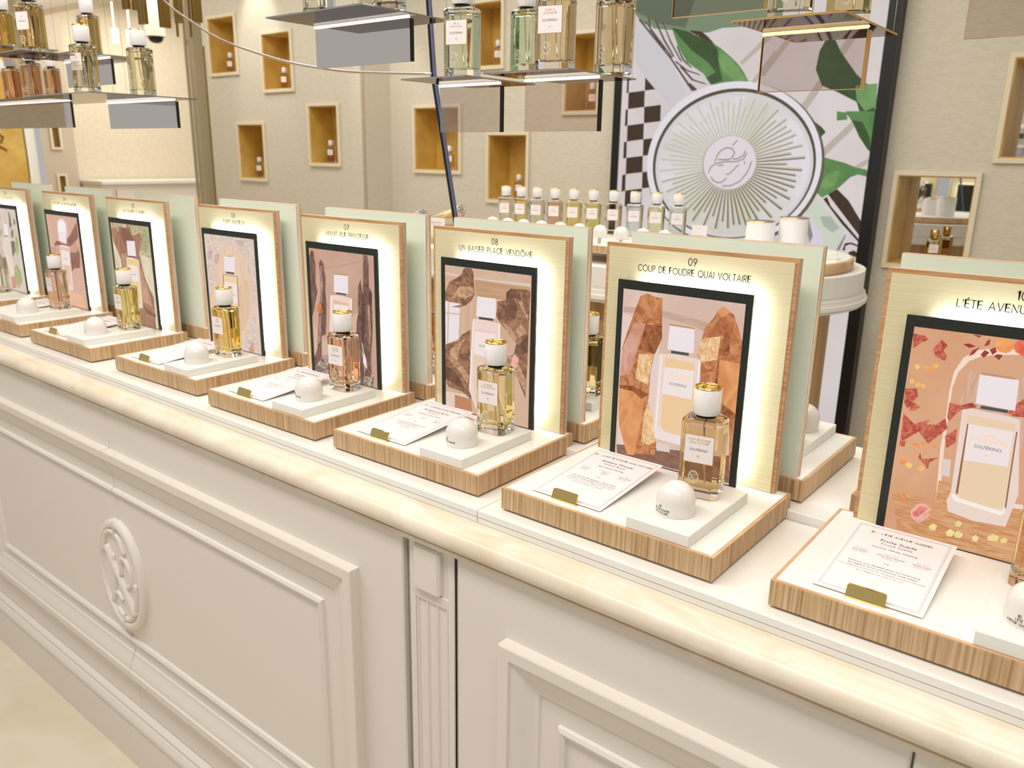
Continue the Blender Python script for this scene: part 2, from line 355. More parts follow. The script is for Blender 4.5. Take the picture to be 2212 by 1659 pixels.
# ---------------------------------------------------------------- perfume bottle
LIQ = {}
def liquid(rgb): return glassmat('liquid_%d_%d_%d' % rgb, [255 * (c / 255.0) ** .34 for c in rgb], 0.935)
BC = {}
def octo(w, d, c): return [(-w + c, -d), (w - c, -d), (w, -d + c), (w, d - c), (w - c, d), (-w + c, d), (-w, d - c), (-w, -d + c)]
def ring_loft(mb, rings, mi=0, sm=False, ends=True):
    n = len(rings[0]); vs = [p for r in rings for p in r]; fs = []
    for k in range(len(rings) - 1):
        for i in range(n): j = (i + 1) % n; fs.append((k * n + i, k * n + j, (k + 1) * n + j, (k + 1) * n + i))
    if ends: fs.append(list(range(n))[::-1]); fs.append(list(range((len(rings) - 1) * n, len(rings) * n)))
    mb.add(vs, fs, mi, sm)
def bottle_meshes():
    w, d, c = .024, .018, .0065
    def R(i, z, k=1.0): return [(x * k, y * k, z) for x, y in octo(w - i, d - i, max(c - i * .4, .001))]
    g = MB(); ring_loft(g, [R(.0012, 0), R(0, .0012), R(0, .0905), R(.0016, .0932), R(.005, .0945)])
    BC['glass'] = g.build('glass_body', glass).data
    l = MB(); ring_loft(l, [R(.0052, .0115), R(.0036, .0132), R(.0036, .0855), R(.0046, .0865)])
    BC['liquid'] = l.build('liquid', glass).data
    k = MB(); k.lathe([(.0112, .0946), (.0112, .0985)], 32); BC['collar'] = k.build('collar', collar).data
    k = MB(); k.lathe([(.0146, .0985), (.0155, .0995), (.0155, .1275), (.0150, .1282), (.0146, .1282)], 40); BC['cap'] = k.build('cap', capw).data
    k = MB(); k.lathe([(.0152, .1278), (.0154, .1283), (.0154, .1292), (.0150, .1296)], 40)
    fn = lambda u, v: (u, v, .13015)
    k.lathe([(.0138, .1296), (.0138, .1304), (.0152, .1304), (.0152, .1296)], 40, cap=False)
    for pl in ([(-.010, -.004), (-.004, .008), (.004, .010), (.006, .004), (-.004, -.001)], [(.009, -.008), (.002, -.010), (-.005, -.006), (.003, .001), (.009, .003)], [(-.011, .003), (.0, -.002), (.011, -.003)]): k.tube([(x, y, .1299) for x, y in pl], .0011, 6)
    BC['disc'] = k.build('cap_disc', goldp).data
    k = MB(); k.box(-.0165, .0165, -.01875, -.0181, .044, .076, 0); k.box(-.0172, .0172, -.01838, -.0181, .0433, .0767, 1); BC['label'] = k.build('label', [paper, goldp]).data
    k = MB(); k.tube([(.0, 0, .093), (.002, .002, .05), (.006, .001, .016)], .0011, 6); BC['tube'] = k.build('spray_tube', glassmat('tube_plastic_clear', (236, 238, 235), 1.2)).data
    k = MB()
    for r in (.0075, .0062): k.tube([(-.004 + r * .8 * math.cos(a * PI / 12), -.0184, .026 + r * math.sin(a * PI / 12)) for a in range(25)], .0004, 5)
    k.tube([(-.008, -.0184, .029), (-.002, -.0184, .022)], .0005, 5); k.tube([(-.007, -.0184, .022), (-.004, -.0184, .03), (-.001, -.0184, .029), (-.004, -.0184, .025)], .0005, 5)
    BC['crest'] = k.build('crest', pmat('etched_glass', (225, 222, 205), .2, .3)).data
    for key in BC:
        for o in [o for o in C.objects if o.data == BC[key]]: bpy.data.objects.remove(o)
bottle_meshes()
LBL = {}
def label_text(lines, num):
    key = (tuple(lines), num)
    if key in LBL: return LBL[key]
    b = MB(); fn = lambda u, v: (u, -.0188, .044 + v); n = len(lines)
    for i, t in enumerate(lines): stroke_text(b, t, .0023, 0, .0225 + (n - 1 - i) * .0036, fn, 0, .15, min(.028, twidth(t) * .0023))
    font_text(b, 'SOLFÉRINO', .0042, 0, .0138, fn, 1, 0.98)
    if num: stroke_text(b, num, .0024, 0, .0062, fn, 0, .13)
    o = b.build('lettering', [inkgold, ink]); LBL[key] = o.data; bpy.data.objects.remove(o); return LBL[key]
def bottle(label, loc, rgb, rz=0.0, lines=None, num=None, group=None, full=True, scale=1.0, cap_mat=None, label_side=True):
    t = thing('perfume_bottle', label, 'perfume bottle', loc, rz, group)
    link('glass_body', BC['glass'], t)
    lq = link('liquid', BC['liquid'], t); lq.material_slots[0].link = 'OBJECT'; lq.material_slots[0].material = liquid(rgb)
    link('collar', BC['collar'], t); cp = link('cap', BC['cap'], t); link('cap_disc', BC['disc'], cp)
    if cap_mat: cp.material_slots[0].link = 'OBJECT'; cp.material_slots[0].material = cap_mat
    if label_side:
        lb = link('label', BC['label'], t)
        if lines: link('lettering', label_text(lines, num), lb)
    if full: link('spray_tube', BC['tube'], t); link('crest', BC['crest'], t)
    if scale != 1.0: t.scale = (scale,) * 3
    return t

# ---------------------------------------------------------------- tester dome
DM = {}
def dome(label, loc, lines=None, rz=0.0, group=None, scale=1.0):
    prof = [(.0214, 0), (.0217, .0008), (.0217, .014)] + [(.0217 * math.cos(a * PI / 20), .0155 + .0205 * math.sin(a * PI / 20)) for a in range(0, 11)]
    if 'd' not in DM:
        b = MB(); b.lathe([(max(r, 0), z) for r, z in prof], 40); o = b.build('porcelain_dome', porc); DM['d'] = o.data; bpy.data.objects.remove(o)
    t = link('porcelain_dome', DM['d'], None, loc, (0, 0, rz)); tag(t, label, 'tester dome', group)
    if lines:
        b = MB(); fn = lambda u, v: (.0219 * math.sin(u / .0219), -.0219 * math.cos(u / .0219), v)
        h = .0022
        for i, s in enumerate(lines):
            hh = .0028 if i == 0 else h
            stroke_text(b, s, hh, -.006, .0096 - i * .0034, fn, 0, .14, min(.030, twidth(s) * hh))
        b.build('lettering', ink, t)
    if scale != 1: t.scale = (scale,) * 3
    return t

# ---------------------------------------------------------------- display stand
TW, TD, TH = .28, .2163, .0282
SM = {}
def shared(key, name, mats, fn):
    if key not in SM:
        b = MB(); fn(b); o = b.build(name, mats); SM[key] = o.data; bpy.data.objects.remove(o)
    return SM[key]
def f_tray(b): b.box(0, TW, 0, TD, -TH + .0012, -.0001, 0, b=.0006)
def f_traytop(b):
    b.box(.0042, TW - .0042, .0042, TD - .0042, -.001, .0005, 0)
def f_rim(b):
    e = .0042
    for x0, x1, y0, y1 in ((0, TW, 0, e), (0, TW, TD - e, TD), (0, e, e, TD - e), (TW - e, TW, e, TD - e)): b.box(x0 + .0003, x1 - .0003, y0 + .0003, y1 - .0003, -.0006, .0003)
def f_foot(b): b.box(.012, TW - .012, .012, TD - .012, -TH - .0015, -TH + .0012)
PX0, PX1, PZ1 = .0105, .2645, .285
def f_ply(b):
    y0, y1 = .2002, .2104; e = .0046
    b.box(PX0 + .0002, PX1 - .0002, y0 + .0006, y1, .0006, PZ1 - .0002)
def f_face(b):
    y0 = .2000; e = .0052
    for x0, x1, z0, z1 in ((PX0, PX1, PZ1 - e, PZ1), (PX0, PX0 + e, .0006, PZ1 - e), (PX1 - e, PX1, .0006, PZ1 - e)): b.box(x0, x1, y0, y0 + .0028, z0, z1)
def f_goldp(b): b.box(PX0 + .0046, PX1 - .0048, .1986, .2004, .0008, PZ1 - .0050, 0, b=.0003)
def f_back(b): b.box(PX0 + .001, PX1 - .001, .2104, .2116, .0006, PZ1 - .001)
SX0, SX1, SZ1 = .038, .220, .2405
def f_bezel(b):
    y0, y1 = .187, .1902
    b.box(SX0, SX0 + .0085, y0, y1, .0006, SZ1); b.box(SX1 - .0085, SX1, y0, y1, .0006, SZ1); b.box(SX0 + .0085, SX1 - .0085, y0, y1, SZ1 - .0115, SZ1)
    b.box(SX0 + .0085, SX1 - .0085, y0, y1, .0006, .002); b.box(SX0 + .0085, SX1 - .0085, y0 + .0006, y1, .002, SZ1 - .0115)
def f_led(b):
    y0, y1 = .1904, .1918
    b.box(SX0 + .030, SX1 - .002, y0, y1, SZ1 - .006, SZ1 - .002); b.box(SX1 - .006, SX1 - .002, y0, y1, .012, SZ1 - .007)
def f_mount(b):
    for x in (.08, .18):
        for z in (.05, .19): b.box(x - .006, x + .006, .1900, .1988, z - .006, z + .006)
def f_ped(b): b.box(0, .076, 0, .150, .0005, .014, 0, b=.0007)
def f_clip(b):
    x0, x1 = .066, .101; pts = [(x0, .0005), (x1, .0005), (x1, .0105)] + [(x1 - .0025 + .0025 * math.cos(a), .0105 + .0025 * math.sin(a)) for a in (.5, 1.05, 1.57)] + [(x0 + .0025 + .0025 * math.cos(a), .0105 + .0025 * math.sin(a)) for a in (1.57, 2.09, 2.64)] + [(x0, .0105)]
    n = len(pts)
    tilt = lambda z: z * .35
    vs = [(x, .0125 + tilt(z), z) for x, z in pts] + [(x, .0143 + tilt(z), z) for x, z in pts]
    b.add(vs, [list(range(n)), list(range(n, 2 * n))[::-1]] + [(i, n + i, n + (i + 1) % n, (i + 1) % n) for i in range(n)])
    b.box(x0, x1, .0125, .022, .0005, .0014)
def f_rest(b): b.add([(.045, .12, .0005), (.12, .12, .0005), (.12, .15, .0005), (.045, .15, .0005), (.045, .15, .0102), (.12, .15, .0102)], [(0, 3, 2, 1), (0, 1, 5, 4), (3, 4, 5, 2), (0, 4, 3), (1, 2, 5)])
def stand(label, loc, rz, dx, num, title, group, pic=None, pedx=.174, front=True):
    t = thing('display_stand', label, 'display stand', loc, rz, group)
    tr = link('tray', shared('tray', 'tray', oak, f_tray), t); link('tray_rim', shared('rim', 'tray_rim', oak_edge, f_rim), tr)
    link('tray_top', shared('top', 'tray_top', white, f_traytop), tr); link('foot', shared('foot', 'foot', white_sat, f_foot), tr)
    pl = link('back_panel', shared('ply', 'back_panel', ply, f_ply), t, (dx, 0, 0))
    link('panel_rim', shared('face', 'panel_rim', oak_h, f_face), pl); gp = link('brass_plate', shared('goldp', 'brass_plate', gold, f_goldp), pl)
    link('panel_backing', shared('back', 'panel_backing', green, f_back), pl)
    if front and title:
        b = MB(); fn = lambda u, v: (u, .1984, v)
        stroke_text(b, num, .0088, .1345, .2652, fn, 0, .1); stroke_text(b, title, .0078, .1345, .2524, fn, 0, .105, min(.150, twidth(title) * .0078 * 1.02))
        b.build('lettering', pmat('panel_ink', (14, 14, 15), .9, spec=0.0), pl)
    sc = link('screen', shared('bezel', 'screen', bezel, f_bezel), t, (dx, 0, 0))
    link('light_strip', shared('led', 'light_strip', led, f_led), sc); link('screen_mount', shared('mount', 'screen_mount', bezel, f_mount), sc)
    if pic: pic(sc)
    pd = link('riser', shared('ped', 'riser', white_sat, f_ped), t, (pedx, .003, 0))
    if front: link('card_clip', shared('clip', 'card_clip', goldp, f_clip), t); link('card_rest', shared('rest', 'card_rest', white, f_rest), t)
    return t

# ---------------------------------------------------------------- scent card
def card(label, loc, rz, head, family, mood, notes, body, tilt=math.atan2(.011, .147), detail=True):
    """paper card lying on the tray, its far end propped up a little"""
    t = thing('scent_card', label, 'card', loc, rz, 'scent cards'); t.rotation_euler = (tilt, 0, rz)
    W_, H_ = .098, .149
    b = MB(); b.box(-W_ / 2, W_ / 2, 0, H_, 0, .0006); pp = b.build('paper', paper, t)
    b = MB(); fn = lambda u, v: (u, v, .00075)
    for i, wd in ((.0045, .0006), (.0062, .0003)):
        x0, x1, y0, y1 = -W_ / 2 + i, W_ / 2 - i, i, H_ - i
        for a in ((x0, x1, y0, y0 + wd), (x0, x1, y1 - wd, y1), (x0, x0 + wd, y0, y1), (x1 - wd, x1, y0, y1)): quad(b, *a, fn, 2)
    stroke_text(b, head, .0036, 0, .130, fn, 0, .12, min(.084, twidth(head) * .0036))
    font_text(b, family[0], .0070, 0, .1165, fn, 0); font_text(b, family[1], .0060, 0, .1095, fn, 1)
    font_text(b, mood, .0040, 0, .1010, fn, 0)
    if detail:
        for x, a in zip((-.029, 0, .029), notes):
            font_text(b, a[0], .0022, x, .0905, fn, 3); font_text(b, a[1], .0030, x, .0865, fn, 0); font_text(b, a[2], .0028, x, .0828, fn, 1)
        font_text(b, '“', .012, 0, .066, fn, 3)
        for i, l in enumerate(body): font_text(b, l, .0034, 0, .062 - i * .0050, fn, 0 if i < 2 else 1)
    b.build('lettering', [ink, inkg, inkl, inkgold], pp)
    return t
# ---------------------------------------------------------------- what the small screens show
PICS = {9: [["rosedk",[474,2058,1045,2077,1669,2013,1633,1893,1469,1942,1051,1996,479,1982]],["roselt",[480,1974,622,1932,1026,1654,1097,251,488,165]],["floor",[482,168,2115,408,2115,46,504,20]],["panelw",[1081,345,1274,349,1282,246,1090,225]],["amber",[818,2265,717,2224,644,2011,570,1786,488,1509,480,1190,474,996,489,607,509,429,655,62,756,78,809,116,1069,154,1082,329,1028,591,919,857,929,970,926,1252,968,1507,1064,1720,1038,2061,1033,2231,932,2234]],["amberpk",[645,1858,819,1882,735,1578,636,1185,484,1126,489,1493]],["amberdk",[821,1867,1051,1884,1056,1719,977,1509,730,1531]],["amberlt",[743,1471,960,1498,917,1251,912,1077,712,1135]],["amberor",[474,996,920,968,852,795,848,601,756,78,655,62,509,429,489,607]],["amberdk",[474,1004,683,1027,930,962,820,877,688,955,486,957]],["amberlt",[921,841,1028,591,1073,343,971,270,861,293,864,637]],["amber",[1835,2237,1773,2156,1727,2071,1671,1999,1629,1936,1556,1587,1611,1507,1628,1226,1819,1246,1886,1199,1899,977,1928,923,2039,916,2115,31,2115,46,2115,950,2115,1247,2115,1678,2115,1849,2055,1996,1979,2154]],["amberor",[1835,2237,1774,2149,1833,2093,1918,2160,1979,2154]],["amberlt",[1594,1799,1839,1865,1820,1571,1603,1506,1563,1603]],["amberdk",[1882,1900,1940,1937,1972,1683,1938,1635,1861,1636]],["amberdk",[1850,1751,1872,1841,1845,1634,1856,1268,1817,1261,1830,1544]],["amberor",[1851,1577,2115,1578,2115,1246,2115,950,1900,1052]],["amberdk",[1891,1066,2097,958,2115,906,2075,863,1912,920]],["bglass",[1028,1517,1238,1551,1584,1540,1612,1500,1598,435,1391,386,1052,387,1025,558]],["bbase",[1025,558,1129,533,1408,500,1591,526,1601,403,1392,377,1052,387]],["bliq9",[1125,1487,1533,1479,1580,555,1356,504,1174,511,1124,596]],["bedge",[1062,1519,1079,1522,1066,551,1048,547]],["bedge",[1585,1532,1612,1500,1597,838,1584,836]],["blabel",[1129,1365,1536,1382,1532,1010,1115,1006]],["bcollar",[1201,1590,1446,1595,1446,1560,1199,1553]],["bcap",[1159,1906,1496,1905,1506,1601,1147,1597]],["bgold",[1149,1925,1495,1922,1496,1902,1156,1903]]], 8: [["bandlt",[466,2137,2110,2121,2098,2173,1082,2144,466,2179]],["bandtan",[1060,2125,2100,2127,2096,1895,1084,1869]],["bandstripe",[769,1733,1106,1872,1130,1514,996,1363,791,1199,756,1194]],["winlt",[465,1729,769,1716,740,1175,465,1044]],["winbar",[519,1719,549,1720,528,1075,495,1061]],["winbar",[465,1560,762,1574,761,1549,465,1531]],["sand8",[465,281,1000,303,1024,80,465,43]],["floor8",[659,257,1000,251,1026,20,655,20]],["wood",[860,2282,792,2170,701,2112,551,2039,539,2005,468,1881,465,1745,561,1724,723,1736,814,1722,584,1652,769,1666,905,1725,995,1793,1066,1899,1050,2060,1038,2235,993,2290]],["woodlt",[769,1997,1039,2010,1050,1898,882,1813,700,1824,584,1777]],["wood",[1756,2066,1663,2000,1665,1890,1497,1845,1499,1725,1479,1626,1587,1511,1866,1275,1827,1123,1681,1001,1705,873,1877,786,2052,469,2078,1066,2085,1548,2103,2020,2101,2073,1991,2076]],["wooddk",[1756,2066,1663,2000,1677,1843,1769,1902,1870,1993,1828,2050]],["wooddk",[1519,1824,1689,1717,1775,1601,1837,1641,1875,1804,1810,1923,1688,1813]],["woodlt",[1893,1885,1957,1783,2063,1639,2071,1703,1954,1909]],["woodlt",[1565,1572,1652,1455,1844,1305,1885,1359,1736,1499]],["woodlt",[1942,1575,2026,1492,2067,1466,1906,1362,1851,1467]],["wooddk",[1908,1250,2078,1435,2075,1178,1974,1114]],["wood",[985,1353,814,1253,721,1138,485,1051,465,971,465,440,528,357,813,339,1000,242,1010,549,975,887]],["woodlt",[883,1213,580,996,531,815,767,646,930,483,964,627,720,829,767,1025]],["wooddk",[465,712,672,629,883,387,695,423,465,482]],["woodlt",[1680,1084,1871,1032,2045,766,2050,569,1834,812,1706,840]],["petal",[1828,1107,1923,1057,1874,901,1779,902,1787,1035]],["bglass",[1030,1526,1196,1548,1393,1533,1561,1523,1565,206,1093,113,953,400,1009,1062]],["bliq8",[1075,1374,1493,1384,1497,295,1092,216,1033,553]],["bedge",[1030,1501,1052,1504,981,422,958,427]],["bedge",[1534,1523,1562,1520,1553,1212,1532,1209]],["blabel",[1068,1340,1482,1358,1488,970,1050,984]],["bcollar",[1152,1575,1430,1584,1426,1546,1148,1536]],["bcap",[1117,1881,1475,1888,1473,1584,1096,1576]],["bgold",[1150,1906,1443,1914,1443,1887,1150,1880]]], 10: [["arch",[924,487,885,1061,888,1429,878,1689,892,1885,952,2038,1047,2132,1175,2168,1443,2195,1847,2201,1959,1897,2056,1189,2115,686]],["archin",[957,566,920,1069,907,1499,901,1726,932,1892,1010,2017,1108,2080,1235,2116,1451,2151,1842,2157,1938,1878,2033,1183,2090,710]],["archdk",[997,1920,1487,1929,1771,1936,1854,1295,1118,1117,993,1582]],["floorten",[494,462,924,487,921,712,1035,725,1067,510,1611,584,2109,667,2115,20,613,20]],["panelw",[914,958,1000,963,1013,779,927,773]],["redleaf",[465,2218,575,2210,616,2176,544,2125,480,2058]],["redleaf",[665,2079,734,2194,798,2140,764,2087,807,2030,793,1980,703,2013]],["redleaf",[466,1627,581,1649,600,1569,559,1494,517,1418,479,1478]],["redleaf",[527,1454,573,1497,635,1459,593,1409,542,1398]],["redleaf",[487,1361,605,1268,701,1322,749,1349,721,1285,806,1303,887,1388,923,1288,765,1083,660,1195,501,1038]],["redleaf",[499,1055,558,1069,545,996,491,1001]],["redleaf",[693,911,707,967,731,904,809,932,892,961,807,888,804,810,735,879]],["redleaf",[897,1562,997,1550,1100,1603,1147,1565,1004,1503,925,1371,900,1399]],["redleaf",[908,1201,1006,1306,1014,1159,940,1074]],["redleaf",[1414,1565,1487,1682,1552,1757,1620,1647,1573,1544,1459,1535]],["leafdk",[931,2176,983,2192,1047,2171,990,2147]],["leafdk",[1159,2265,1156,2204,1113,2181,1131,2238]],["leafdk",[1096,2093,1125,2148,1170,2129,1130,2071]],["leafdk",[996,2061,1020,2128,1081,2169,1039,2092]],["leafdk",[1212,2097,1234,2124,1286,2124,1263,2067]],["leafdk",[1165,2159,1211,2189,1231,2146,1197,2110]],["leafdk",[996,2287,1077,2284,1060,2261]],["fruit",[1271,2290,1320,2279,1353,2234,1350,2173,1309,2144,1250,2149,1211,2189,1203,2241,1229,2279]],["fruitdk",[1383,2284,1462,2290,1521,2253,1521,2178,1452,2136,1382,2171,1358,2227]],["fruitlt",[525,1894,552,1907,578,1879,560,1851,535,1855]],["fruit",[606,1892,631,1917,660,1896,646,1861,617,1861]],["fruit",[653,1884,683,1910,710,1889,695,1855,666,1853]],["fruitlt",[695,1923,721,1944,751,1928,737,1898,707,1893]],["fruitlt",[499,1733,531,1747,554,1718,534,1690,507,1694]],["fruitlt",[557,1697,586,1724,615,1701,600,1672,567,1671]],["fruitlt",[613,1688,638,1712,663,1692,645,1664,620,1664]],["fruit",[749,1681,774,1702,797,1682,784,1651,758,1653]],["fruit",[617,1031,645,1072,681,1049,665,1003,630,1003]],["fruit",[686,1064,711,1096,741,1074,725,1031,695,1032]],["fruit",[805,1089,830,1119,858,1097,842,1056,815,1058]],["fruit",[510,857,543,900,582,875,572,802,531,801]],["fruitlt",[585,815,618,849,655,824,636,775,598,774]],["fruitlt",[700,809,733,835,774,814,752,774,712,774]],["fruit",[584,452,614,492,651,471,632,424,594,424]],["petal",[703,298,743,390,829,424,894,390,880,279,803,184,720,231]],["petaldk",[727,287,789,386,865,381,841,339,791,270,748,248]],["pearl",[900,188,939,230,982,213,965,154,916,148]],["pearl",[1066,168,1102,220,1150,195,1130,135,1082,129]],["pearl",[1145,176,1175,220,1229,197,1208,143,1163,137]],["pearl",[1135,295,1166,331,1204,312,1182,266,1147,264]],["pearl",[1309,184,1338,225,1376,206,1360,152,1324,147]],["pearl",[1442,227,1482,283,1546,269,1534,214,1461,198]],["pearl",[1558,238,1592,278,1625,260,1609,216,1573,209]],["bglass",[1024,1515,1109,1541,1460,1527,1527,1510,1636,757,1581,390,1288,368,1054,402,1023,515,1050,626]],["bliq10",[1079,1470,1496,1464,1547,814,1518,574,1346,540,1135,582,1119,645]],["bedgedk",[1087,1374,1100,1377,1117,611,1094,621]],["bedgedk",[1515,1389,1527,1392,1557,585,1542,597]],["bedge",[1052,610,1143,575,1523,541,1544,581,1552,533,1517,497,1092,535]],["blabel",[1100,1377,1496,1384,1502,1016,1116,992]],["bcollar",[1180,1588,1413,1591,1416,1557,1178,1555]],["bcap",[1122,1902,1458,1901,1473,1593,1128,1601]],["bgold",[1126,1923,1422,1922,1426,1900,1130,1899]]], 7: [["brownlt",[465,983,762,656,1658,1282,2050,1009,1643,552,465,346]],["brownln",[859,1969,1849,2179,1848,2166,858,1956]],["brownln",[470,2284,909,1965,896,1956,465,2262]],["chk7",[465,328,873,379,2039,266,2012,20,465,20]],["agar",[546,2260,503,2208,485,2149,465,2188,465,1465,465,1036,465,1053,542,1226,644,1525,605,1688,634,1989,600,2117,596,2232]],["agar",[780,2113,723,2046,733,1834,721,1500,671,1191,635,1067,575,628,579,507,469,314,465,189,465,116,570,225,670,311,702,733,824,785,878,1351,856,1515,886,1816,857,1944,851,2042]],["agarlt",[746,1999,797,2004,798,1675,747,1335,713,1331,733,1668]],["agarlt",[635,1067,717,1112,669,642,568,540]],["resin",[669,1343,596,1241,616,1167,694,1146,749,1184,738,1317]],["agar",[1866,2289,1970,2282,1997,2114,1980,1768,2035,1695,2044,1490,2038,1007,1983,589,1980,272,1952,184,1795,190,1854,402,1745,635,1798,1202,1856,1403,1830,1593,1852,2023]],["agar",[1781,1874,1719,1740,1697,1545,1695,1286,1651,1150,1624,883,1647,620,1638,20,1760,20,1801,309,1745,635,1795,1136,1811,1686]],["agardk",[1799,1685,1864,1565,1867,1146,1794,642,1749,719]],["agardk",[1983,1689,2053,1681,2042,1458,1966,1481]],["agarlt",[1929,1444,1981,1451,2002,1002,1948,600,1931,992]],["winlt",[1753,785,1791,592,1770,422,1874,321,1858,486,1804,611,1775,756]],["bglass",[991,1510,1081,1524,1306,1533,1550,1512,1482,762,1401,140,929,58,919,850]],["bliq7",[1062,1439,1459,1412,1377,237,989,172]],["bedge",[998,1506,1019,1509,985,1163,964,1160]],["bedge",[1521,1512,1550,1509,1491,914,1466,910]],["blabel",[1070,1365,1445,1378,1417,920,1038,900]],["bcollar",[1160,1577,1408,1580,1401,1552,1145,1548]],["bcap",[1110,1884,1471,1898,1457,1583,1090,1582]],["bgold",[1119,1907,1465,1917,1463,1893,1118,1883]]], 6: [["cream6",[727,2010,1042,2061,1467,2104,1744,1996,1872,1643,1930,1416,1891,871,1732,541,1591,365,465,203,495,913,769,1467]],["flower",[465,2287,1045,2287,1079,2106,933,1943,832,1679,711,1287,566,1167,495,913,465,716,465,1254]],["flower",[1046,2290,2115,2290,2115,1766,2034,1092,1895,905,1947,1551,1868,1610,1831,1772,1740,1962,1510,1992,1405,2083,1107,2092]],["flower",[2042,923,1974,20,1601,20,1589,347,1728,506,1878,767]],["flowdk",[803,1898,962,1928,926,1790,801,1676,753,1774]],["flowdk",[527,1926,691,1973,701,1838,563,1757]],["flowdk",[1545,2243,1833,2232,1762,2129,1561,2145]],["cream6b",[980,794,1737,1496,1930,1416,1866,902,1600,436,915,343]],["twig",[1787,270,1868,212,1932,256,1838,85,1732,69]],["pot",[1702,117,1911,87,1843,20,1723,20]],["bglass",[1017,1512,1506,1520,1479,924,928,434,1010,1215]],["bliq6",[1051,1495,1489,1505,1422,674,954,614]],["bedgedk",[1010,1511,1035,1514,1017,1216,992,1213]],["bedgedk",[1488,1518,1512,1520,1483,907,1453,903]],["bedgedk",[1017,1515,1506,1523,1505,1513,1015,1503]],["blabel",[1049,1374,1470,1367,1456,972,1001,936]],["bcollar",[1140,1585,1411,1588,1397,1549,1128,1547]],["bcap",[1107,1882,1463,1901,1426,1591,1071,1591]],["bgold",[1232,1910,1352,1915,1349,1895,1228,1888]]], 5: [["olive5",[475,2287,2109,2290,2104,1603,1899,1553,1661,1659,1487,2057,1134,2268,465,1976]],["olivlt",[465,1785,595,1763,799,1454,876,1199,465,1154,465,1554]],["olivlt",[1661,1659,2071,1600,2073,1155,2062,800,1818,1032,1674,1276]],["trunk",[484,2159,667,2188,883,2219,1118,2204,1207,2289,1328,2234,1419,2052,1736,2138,1804,2034,1745,1888,1618,1687,1677,1437,1746,1154,1890,911,2048,733,1996,21,1285,20,1336,371,1359,919,955,1239,777,1223,763,1451,642,1669,512,1854,465,1996]],["trunkdk",[914,2205,1187,2209,1408,2003,1510,1869,1404,1701,1074,1737,889,1964]],["trunklt",[796,1584,1051,1639,1034,1280,848,1229]],["trunklt",[1636,1401,1705,1118,1868,811,1931,492,1556,596,1569,1104]],["trunkdk",[1540,528,1781,408,2063,344,2016,272,1629,323]],["leaf5",[1857,2241,2075,2210,2075,1914,1928,1682,1757,1794,1788,2080]],["leaf5",[750,2242,821,2247,816,2087,718,2112]],["bglass",[1020,1539,1269,1553,1564,1523,1518,426,1344,405,1093,359,973,879]],["bliq5",[1052,1501,1526,1503,1454,518,1192,487,1048,1052]],["blabel",[1086,1382,1464,1377,1451,1027,1087,998]],["bcollar",[1159,1591,1429,1591,1417,1566,1145,1563]],["bcap",[1111,1917,1476,1937,1463,1594,1100,1586]]], 4: [["arch4",[1045,2132,1126,2188,1264,2233,1385,2228,1526,2159,1554,1990,1515,1799,1421,1759,1002,1870]],["archw4",[1082,2116,1159,2164,1270,2187,1389,2177,1483,2089,1443,1829,1029,1889]],["drape",[2088,2175,1942,2082,1722,1882,1472,1728,1387,1583,1176,1568,1034,1645,866,1642,737,1572,714,1499,1000,1538,1495,1539,1672,1587,1954,1727,2075,1803]],["drape",[2003,1560,1865,1429,1535,1404,1505,1175,1485,910,1659,1013,1973,1058,2052,1392]],["drapelt",[465,1457,940,1481,893,1336,465,1262]],["drapelt",[1903,1689,2002,1491,1865,1429,1514,1402,1531,1525]],["dune",[1147,414,1550,384,1941,336,1927,20,1123,67]],["bglass",[1003,1547,1258,1565,1537,1542,1446,444,1190,418,981,953]],["bliq4",[1010,1504,1484,1504,1352,542,1224,529,1011,1310]],["blabel",[1051,1436,1457,1415,1430,1063,1016,1063]],["bcollar",[1081,1596,1350,1598,1322,1575,1053,1573]],["bcap",[1038,1889,1447,1907,1413,1603,1016,1653]]], 3: [["leaf3",[1020,2149,1116,2168,1096,1994,933,1858,910,1974]],["leaf3dk",[1664,2236,1749,2173,1752,1937,1786,1850,1602,1756,1642,2053]],["leaf3dk",[1918,2047,2015,2021,2029,1877,1910,1900]],["leaf3dk",[1730,1752,1813,1743,1776,1574,1637,1484,1652,1652]],["leaf3",[966,1706,1092,1683,1019,1547,873,1457]],["leaf3",[1916,1608,2041,1474,1968,1132,1801,1020,1797,1262]],["leaf3dk",[1548,1419,1812,1430,1757,1146,1522,970,1489,1191]],["leaf3",[1517,707,1720,786,1918,601,1915,336,1619,112,1446,378]],["pot",[1203,390,1559,448,1488,116,1169,43]],["bglass",[1050,1449,1315,1505,1546,1475,1457,474,1218,429,977,1191]],["bliq3",[1106,1418,1487,1431,1376,560,1110,1187]],["bcollar",[1175,1545,1421,1553,1405,1533,1179,1521]],["bcap",[1221,1852,1490,1868,1457,1557,1187,1542]]]}
